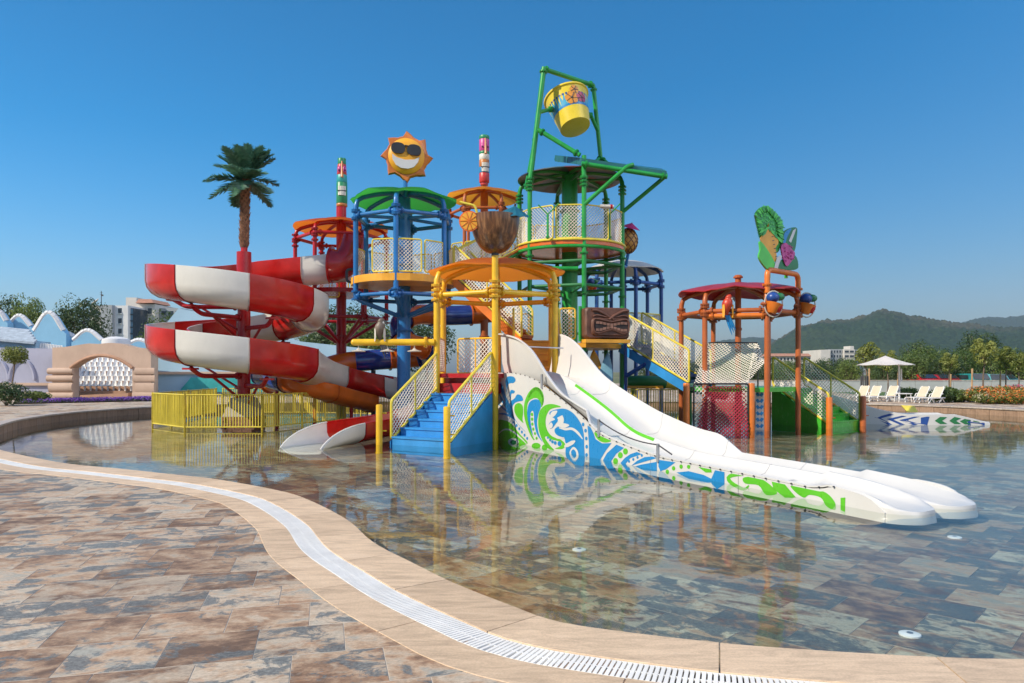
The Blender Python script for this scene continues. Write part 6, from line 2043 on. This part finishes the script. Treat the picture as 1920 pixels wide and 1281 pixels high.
sh = {"orange": (shrub_proto(1, M_leaf_c, M_fl_o, .62, 1100, 260), []), "pink": (shrub_proto(2, M_leaf_a, M_fl_p, .55, 1000, 230), []), "cream": (shrub_proto(3, M_leaf_c, M_fl_w, .6, 1100, 200), []), "green": (shrub_proto(4, M_leaf_a, None, .6, 1300, 0), [])}
sdat = [("green", 1762, 37, 1.0), ("green", 1778, 37.2, 1.1), ("green", 1793, 37.4, .9), ("cream", 1806, 37.2, .9), ("cream", 1818, 37.5, .8), ("orange", 1838, 36.5, 1.05), ("orange", 1853, 36.8, 1.1), ("cream", 1866, 36.6, 1.0), ("orange", 1880, 36.5, 1.1), ("orange", 1893, 37, 1.0), ("pink", 1907, 38, 1.25), ("orange", 1912, 35.8, 1.0), ("cream", 1925, 36, 1.1), ("pink", 1935, 38, 1.1),
        ("green", 1690, 42, .9), ("green", 1708, 42, .9), ("cream", 1845, 35.2, .75), ("cream", 1885, 35.0, .75), ("orange", 1865, 35.0, .75), ("orange", 1905, 34.6, .75)]
wh = {"orange": "low shrub covered in orange blossom beside the far rim", "pink": "low shrub with pink blossom at the edge of the lawn", "cream": "low shrub with cream blossom beside the far rim", "green": "plain green low shrub next to the sun loungers"}
for kd, px, Y, s in sdat:
    pr, us = sh[kd]
    if not us: o = pr; us.append(1)
    else: o = copy_tree(pr)
    o.location = (X(px, Y), Y, .29); o.scale = (s, s, s); o.rotation_euler = (0, 0, rr.uniform(0, 6.28)); o.name = "flowering_shrub" if kd != "green" else "green_shrub"
    o["label"] = wh[kd]; o["group"] = kd + " shrubs by the far rim"

# ------------------------------------------------------------------ far hotel blocks
M_bldg = paint("cream render", (.55, .52, .47), .8, var=.08, scale=.3)
M_bldgshade = paint("shaded render", (.30, .32, .34), .8, var=.1, scale=.3)  # fronts turned from the sun: their shade is put into this grey
M_win = paint("dark window glass", (.03, .045, .06), .15)
M_roof = paint("terracotta tile", (.42, .2, .12), .8, var=.2, scale=1)
def block(root, px0, px1, py0, py1, Y, dep, mat, cols=0, rows_=0, ww=.55, wh_=.5, win=M_win, base=None, name="wall"):
    a, b = at(px0, py0, Y), at(px1, py1 if base is None else py1, Y)
    z0 = b.z if base is None else base
    m = MB(); m.box(((a.x+b.x)/2, Y+dep/2, (a.z+z0)/2), (b.x-a.x, dep, a.z-z0)); w = m.build(name, mat, root)
    for i in range(cols):
        for j in range(rows_):
            cw, chh = (b.x-a.x)/cols, (a.z-b.z)/rows_
            cx, cz = a.x + (i+.5)*cw, b.z + (j+.5)*chh
            m = MB(); m.box((cx, Y+.02, cz), (cw*ww, .12, chh*wh_)); p = m.build("window", win, root)
            m = MB(); m.box((cx, Y-.12, cz-chh*wh_/2-.08), (cw*ww*1.15, .25, .14)); m.build("sill", mat, p)
    return w
hA = thing("hotel", "cream hotel block with balconies in front of the wooded hill", "building", (X(1590, 400), 400, 0))
block(hA, 1539, 1557, 656, 690, 400, 25, M_bldg, 0, 0, base=0); block(hA, 1557, 1583, 655, 690, 402, 25, M_bldgshade, 5, 4, base=0); block(hA, 1583, 1602, 655, 690, 400, 25, M_bldg, 2, 4, .8, .45, base=0); block(hA, 1602, 1640, 656, 690, 404, 25, M_bldgshade, 7, 4, .5, .7, base=0)
block(hA, 1594, 1601, 649, 655, 405, 8, M_bldg, name="roof_house")
hB = thing("hotel", "long low hotel with red tile roof behind the crimson canopy tower", "building", (X(1480, 380), 380, 0))
block(hB, 1442, 1520, 668, 690, 380, 20, M_bldg, 12, 2, base=0)
m = MB(); m.prism([at(1440, 668, 379), at(1522, 668, 379), at(1516, 663, 388), at(1446, 663, 388)], (0, 12, 0)); m.build("roof", M_roof, hB)

# ------------------------------------------------------------------ left side: theatre wall with arch, seats, gables
M_plaster = paint("warm beige plaster", (.50, .36, .27), .85, var=.12, scale=.7, wear=.35, bmp=.1)
M_plasterw = paint("white plaster", (.62, .62, .62), .85, var=.08, scale=.6, wear=.3)
M_plasterb = paint("pale blue plaster", (.30, .46, .58), .85, var=.08, scale=.5, wear=.25)
M_lilac = paint("shaded lilac plaster", (.36, .37, .47), .85, var=.1, scale=.6, wear=.3)  # grey of the wall's shaded side mixed into the lilac
M_gable = paint("shaded white plaster", (.20, .42, .60), .85, var=.1, scale=.5, wear=.2)  # white gables; the blue of their shade is painted into the colour
M_seat = paint("white stadium seat", (.72, .71, .69), .5, var=.05)
M_terra = paint("terracotta step", (.42, .24, .15), .85, var=.12)
YA = 44.0
arch = thing("arch_wall", "beige plaster garden wall pierced by a wide arch before the white seats", "wall", (X(185, YA), YA, .29))
def archpts(px0, px1, ys, ytop, n=14):
    return [(lerp(px0, px1, k/n), ytop + (ys-ytop)*(abs(2*k/n-1)**2.1)) for k in range(n+1)]
top = [(98, 652), (120, 651), (140, 648), (165, 644), (185, 645), (205, 643), (225, 644), (245, 650), (262, 653), (283, 653)]
op_ = archpts(132, 248, 690, 667)
# left pier, right pier, and the spandrel over the opening as one wall face built of strips
m = MB(); front = []
def wall_strip(xs, lo, hi):
    A = [at(x, hi(x), YA) for x in xs]; B = [at(x, lo(x), YA) for x in xs]
    m.shell([B, A], V((0, .9, 0)))
hi = lambda x: interp(top, x)
wall_strip([98, 115, 128, 132], lambda x: 748, hi)
wall_strip([248, 262, 283], lambda x: 748, hi)
wall_strip([lerp(132, 248, k/20) for k in range(21)], lambda x: interp(op_, x), hi)
m.build("wall", M_plaster, arch, smooth=True, angle=30)
m = MB(); m.tube([at(x, y, YA-.06) for x, y in op_], .10, 8); m.build("arch_moulding", M_terra, arch, smooth=True)
for x0, x1, bul in ((84, 131, .13), (247, 285, .04)):
    for (ya, yb, e) in ((690, 702, 0), (704, 716, 2), (718, 736, -2), (736, 749, 4)):
        a, b = at(x0-e, ya, YA-.35), at(x1+e*.3, yb, YA-.35)
        mm = MB(); pr = []
        for k in range(7):
            t = k/6; pr.append([V((a.x, YA-.05-bul*math.sin(math.pi*t)**.6, lerp(b.z, a.z, t))), V((b.x, YA-.05-bul*math.sin(math.pi*t)**.6, lerp(b.z, a.z, t)))])
        mm.shell(pr, V((0, .3, 0))); mm.build("pier_lobe", M_plaster, arch, smooth=True, angle=50)
m = MB(); m.prism([at(150, 748, YA), at(240, 748, YA), at(240, 737, YA), at(150, 741, YA)], (0, .8, 0)); m.build("sill", M_terra, arch)
# white seats on steps behind the arch
st_ = thing("seating_terrace", "terracotta stepped terrace under the white seats", "terrace", (X(190, 49), 49, .3))
seat_me = None
def seat_mesh():
    m = MB()
    m.shell([[V((x, y, .40 + .03*(x/.2)**2)) for x in (-.2, -.1, 0, .1, .2)] for y in (-.2, 0, .18)], V((0, 0, -.03)))
    m.shell([[V((x*(1-.25*t*t), .18 + .07*t - .10*(x/.2)**2*1, .40 + .40*t)) for x in (-.22, -.11, 0, .11, .22)] for t in (0, .5, .85, 1)], V((0, .03, 0)))
    m.box((0, .05, .19), (.10, .12, .38))
    o = m.build("stadium_seat", M_seat, None, True, 50); me = o.data; bpy.data.objects.remove(o); return me
seat_me = seat_mesh()
for r_ in range(8):
    Yr = 46.6 + r_*.72; z = .62 + .315*r_
    m = MB(); m.box((X(190, 48), Yr+2.0, z-.3), (7.6, 4.8 if r_ < 8 else 1.6, .6)); 
    m = MB(); m.box((X(190, 48), Yr+.4, z-.3), (6.4, .72, .6))
    m.build("step", M_terra, st_)
    for k in range(15):
        x = X(190, 48) - 2.65 + k*.37 + (.1 if r_ % 2 else 0)
        o = bpy.data.objects.new("stadium_seat", seat_me); COL.objects.link(o)
        o.location = (x, Yr+.25, z); o.scale = (.78, .78, .78); tag(o, "white stadium seat in row %s of the terrace seen through the arch" % ("one two three four five six seven eight nine".split()[r_]), "seat", "white seats of the theatre, row " + "one two three four five six seven eight nine".split()[r_])
# lavender-white side walls
lw = thing("garden_wall", "pale lilac plaster wall with blind arches left of the beige arch", "wall", (X(45, 45), 45, .29))
m = MB(); m.prism([at(-80, 748, 45), at(98, 748, 45), at(98, 654, 45), at(-80, 650, 45)], (0, .5, 0)); m.build("wall", M_lilac, lw)
m = MB(); m.prism([at(-80, 723, 44.85), at(92, 723, 44.85), at(92, 718, 44.85), at(-80, 718, 44.85)], (0, .15, 0)); m.build("band", M_plaster, lw)
for px in (-8, 41):
    mm = MB(); mm.tube([at(px + 24*math.cos(math.pi*k/12), 712 - 38*math.sin(math.pi*k/12), 44.97) for k in range(13)], .10, 6); mm.build("blind_arch", M_lilac, lw, smooth=True)
rw = thing("garden_wall", "pale blue plaster wall behind the spiral slide", "wall", (X(400, 46), 46, .29))
m = MB(); m.prism([at(284, 752, 46), at(760, 752, 46), at(760, 662, 46), at(560, 640, 46), at(440, 600, 46), at(335, 578, 46), at(284, 640, 46)], (0, .5, 0)); m.build("wall", M_plasterb, rw)
m = MB(); m.prism([at(284, 702, 45.85), at(640, 702, 45.85), at(640, 697, 45.85), at(284, 697, 45.85)], (0, .15, 0)); m.build("band", M_plaster, rw)
m = MB(); m.prism([at(335, 735, 45.7), at(640, 735, 45.7), at(640, 708, 45.7), at(358, 708, 45.7)], (0, .3, 0)); m.build("teal_panel", paint("teal paint", (.02, .30, .30), .5), rw)
# roof and gables of the theatre
rf = thing("tiled_roof", "blue grey roof edge above the lilac wall", "roof", (X(20, 47), 47, 3))
for k in range(5):
    m = MB(); p0 = (at(-60, 606+k*4.6, 48.5-k*.35), at(57+k*3.2, 618+k*4.6, 48.5-k*.35)); 
    m.prism([p0[0], p0[1], p0[1] - V((0, .34, .19)), p0[0] - V((0, .34, .19))], (0, 0, -.14)); m.build("tile_course", paint("blue grey tile", (.34, .40, .46), .7, var=.25, scale=4), rf)
m = MB(); m.prism([at(-60, 628, 47.2), at(68, 640, 47.2), at(66, 655, 47.2), at(-60, 652, 47.2)], (0, 1.5, 0)); m.build("fascia", M_plasterb, rf)
th_ = thing("theatre_gable", "white theatre facade, its blue shade painted in, with a row of rounded gables", "facade", (X(110, 58), 58, .3))
def gable(px0, px1, ytop, ysh, mat, Y, nm="gable"):
    P = [(px0, 668), (px0, ysh)] + [(lerp(px0, px1, k/12), ysh + (ytop-ysh)*(.5-.5*math.cos(2*math.pi*k/12))**.8) for k in range(1, 12)] + [(px1, ysh), (px1, 668)]
    m = MB(); m.prism([at(x, y, Y) for x, y in P], (0, .7, 0)); g = m.build(nm, mat, th_)
    for k in range(1, 11):
        a, b = P[1+k], P[2+k]
        mm = MB(); mm.tube([at(a[0], a[1]-1.0, Y+.2), at(b[0], b[1]-1.0, Y+.2)], .24, 6); mm.build("ridge_tile", M_plasterw, g, smooth=True)
gable(-20, 14, 585, 606, M_gable, 58); gable(12, 62, 594, 616, M_gable, 59); gable(60, 124, 588, 626, M_gable, 57); gable(118, 140, 628, 634, M_gable, 57.5); gable(134, 196, 622, 642, M_gable, 56.5); gable(232, 292, 640, 652, M_gable, 56)
sil = at(218, 636, 54)
tk_ = thing("round_tank", "low white round tank above the beige arch wall", "tank", (sil.x, 54, 2))
m = MB(); m.lathe((sil.x, 54, 2.0), [(.96, 0), (.96, 2.1), (.92, 2.25), (.4, 2.42), (.002, 2.45)], 24); m.build("drum", M_plasterw, tk_, smooth=True, angle=40)
# seats on the upper left
for k in range(9):
    o = bpy.data.objects.new("stadium_seat", seat_me); COL.objects.link(o); p = at(67 + k*5.3, 648 + k*.7, 47.5)
    o.location = (p.x, p.y, p.z-.6); tag(o, "white stadium seat in the short row above the lilac wall", "seat", "seats above the lilac wall")
# ------------------------------------------------------------------ hotel block at the left, dishes, mast
hC = thing("apartment_block", "white apartment block, its shaded fronts painted grey, with rooftop satellite dishes", "building", (X(220, 150), 150, 0))
block(hC, 168, 190, 573, 650, 152, 14, M_bldg, 1, 3, .7, .25, base=0); block(hC, 189, 210, 572, 650, 150, 14, M_bldgshade, 0, 0, base=0)
block(hC, 210, 240, 573, 650, 151, 14, M_plasterw, 1, 4, .22, .5, base=0)
block(hC, 240, 250, 578, 650, 152, 12, M_win, 1, 6, .8, .8, paint("sky glass", (.10, .2, .28), .1), base=0)
block(hC, 254, 290, 570, 650, 158, 14, M_bldg, 2, 3, .4, .4, base=0); block(hC, 288, 340, 578, 650, 160, 14, M_bldgshade, 4, 4, .7, .4, base=0); block(hC, 236, 256, 558, 600, 162, 8, M_bldg)
m = MB(); m.prism([at(254, 568, 157), at(288, 568, 157), at(283, 561, 161), at(260, 561, 161)], (0, 8, 0)); m.build("roof", M_roof, hC)
for px, py, s, lab in ((178, 565, 1.9, "big white satellite dish on the apartment block roof"), (157, 571, 1.2, "small satellite dish at the roof edge")):
    p = at(px, py, 151); r_ = thing("satellite_dish", lab, "satellite dish", p - V((0, 0, 1)))
    q = V((-.5, -.4, .75)).normalized().to_track_quat('Z', 'Y').to_matrix()
    m = MB(); m.lathe(p, [(.02, -.3*s/2), (.5*s*.6, -.2*s/2), (.5*s, .05), (.48*s, .07), (.28*s, -.16*s/2), (.02, -.26*s/2)], 20, q); m.build("dish", M_bldg, r_, smooth=True)
    m = MB(); m.tube([p - V((0, 0, 1.1)), p], .08, 6); m.build("mount", M_dark, r_); m = MB(); m.tube([p, p + q @ V((0, 0, .6*s))], .03, 5); m.build("feed_arm", M_dark, r_)
p = at(190, 573, 151); r_ = thing("antenna_mast", "thin antenna mast on the apartment block roof", "antenna", p)
m = MB(); m.tube([p, at(190, 546, 151)], .08, 6); m.build("pole", M_dark, r_); m = MB(); m.box(at(192, 554, 151), (.4, .1, .3)); m.build("box", M_dark, r_)
for y in (549, 552):
    m = MB(); m.tube([at(187, y, 151), at(193, y, 151)], .03, 4); m.build("rod", M_dark, r_)

# ------------------------------------------------------------------ trees on the left
bigl = [(make_tree(160+i, 9.0, 4.6, 7.0, 7000, .22, (M_leaf_b, M_leaf_a)[i], .25, 34), []) for i in range(2)]
for i, px, Y, s, lab in ((0, 12, 84, (.62, .62, 1.0), "dense dark tree behind the rounded gables"), (1, 56, 80, (.5, .5, .95), "lighter green tree beside the dark one behind the gables"), (0, 150, 78, (.66, .66, .93), "round dark tree in front of the apartment block"), (1, 322, 95, .9, "bright green tree behind the spiral slide"), (0, 266, 90, (.4, .4, .58), "dark tree below the apartment windows"),
                         (0, 650, 70, .78, "leafy tree seen between the red and blue towers"), (1, 690, 66, .66, "green tree seen under the blue tower platform"), (0, 800, 72, .68, "dark tree seen behind the yellow entry tower"), (1, 600, 75, .62, "low green tree seen behind the red tower")):
    pr, us = bigl[i]; place(pr, us, (X(px, Y), Y, .2), rr.uniform(0, 6.28), s, lab, "leafy_tree", "leafy trees left and behind")
# palm by the apartment block
pq = V((X(258, 75), 75, .2)); pt = thing("palm_tree", "short palm tree below the apartment block windows", "palm tree", pq)
m = MB(); m.tube([pq, pq + V((.1, 0, 3.2))], [.2, .15], 8); m.build("trunk", M_bark, pt, smooth=True)
for k in range(18):
    m = MB(); frond(m, pq + V((.1, 0, 3.2)), k*2.4, rr.uniform(-.3, 1.2), 1.9, 1.2, rr, .35, 12); m.build("frond", M_frond, pt)
# topiary ball on a bent stem
tb = V((X(20, 36), 36, .29)); tpz = thing("topiary_tree", "yellow green ball-clipped tree on a thin stem by the lilac wall", "tree", tb)
m = MB(); m.tube(catmull([tb, tb + V((.03, 0, .7)), tb + V((.16, 0, 1.6)), at(27, 668, 36)], 4), .035, 6); m.build("trunk", M_trunk, tpz, smooth=True)
m = MB(); rq = random.Random(77)
for k in range(14): leafball(m, at(27, 666, 36) + V((.28*math.cos(k*2.4), .28*math.sin(k*2.4), .16*math.sin(k*1.7))), .36, 190, .055, rq, (1, 1, .9))
m.build("crown", M_leaf_c, tpz)
# shrubs and violet bed on the left
gs = shrub_proto(31, M_leaf_b, M_fl_w, .9, 2000, 120); gs.location = (X(12, 33.5), 33.5, .29); gs.name = "corner_shrub"; gs["label"] = "big dark green shrub with pale flecks at the foot of the topiary"
gs2 = shrub_proto(32, M_leaf_c, None, .55, 1200, 0); gs2.location = (X(55, 37), 37, .29); gs2.name = "low_shrub"; gs2["label"] = "low yellow green shrub against the lilac wall"; gs2.scale = (1.3, 1, .9)
gs3 = shrub_proto(33, M_leaf_a, None, .5, 1100, 0); gs3.location = (X(72, 38), 38, .29); gs3.name = "low_shrub"; gs3["label"] = "small green shrub between the yellow green shrub and the beige wall"; gs3.scale = (1.2, 1, .9)
bed = thing("flower_bed", "long bed of violet flowers along the far paving", "flower bed", (X(170, 37), 37, .29))
lf, fl = MB(), MB(); rq = random.Random(5)
for k in range(330):
    t = rq.random(); px = lerp(40, 286, t); Y = lerp(35.5, 39.0, t) + rq.uniform(-.5, .5)
    c = V((X(px, Y), Y, .36))
    leafball(lf, c, .2, 7, .06, rq, (1, 1, .6)); leafball(fl, c + V((0, 0, .08)), .2, 12 if px > 90 else 2, .05, rq, (1, 1, .55))
o = lf.build("foliage", M_leaf_b, bed, kind="stuff"); o = fl.build("blossom", M_fl_v, bed, kind="stuff")
m = MB(); m.prism([V((X(40, 35.5), 34.9, .30)), V((X(286, 39), 38.3, .30)), V((X(286, 40), 39.7, .30)), V((X(40, 36.5), 36.1, .30))], (0, 0, .05)); m.build("soil", paint("dark soil", (.05, .035, .025), .95), bed)
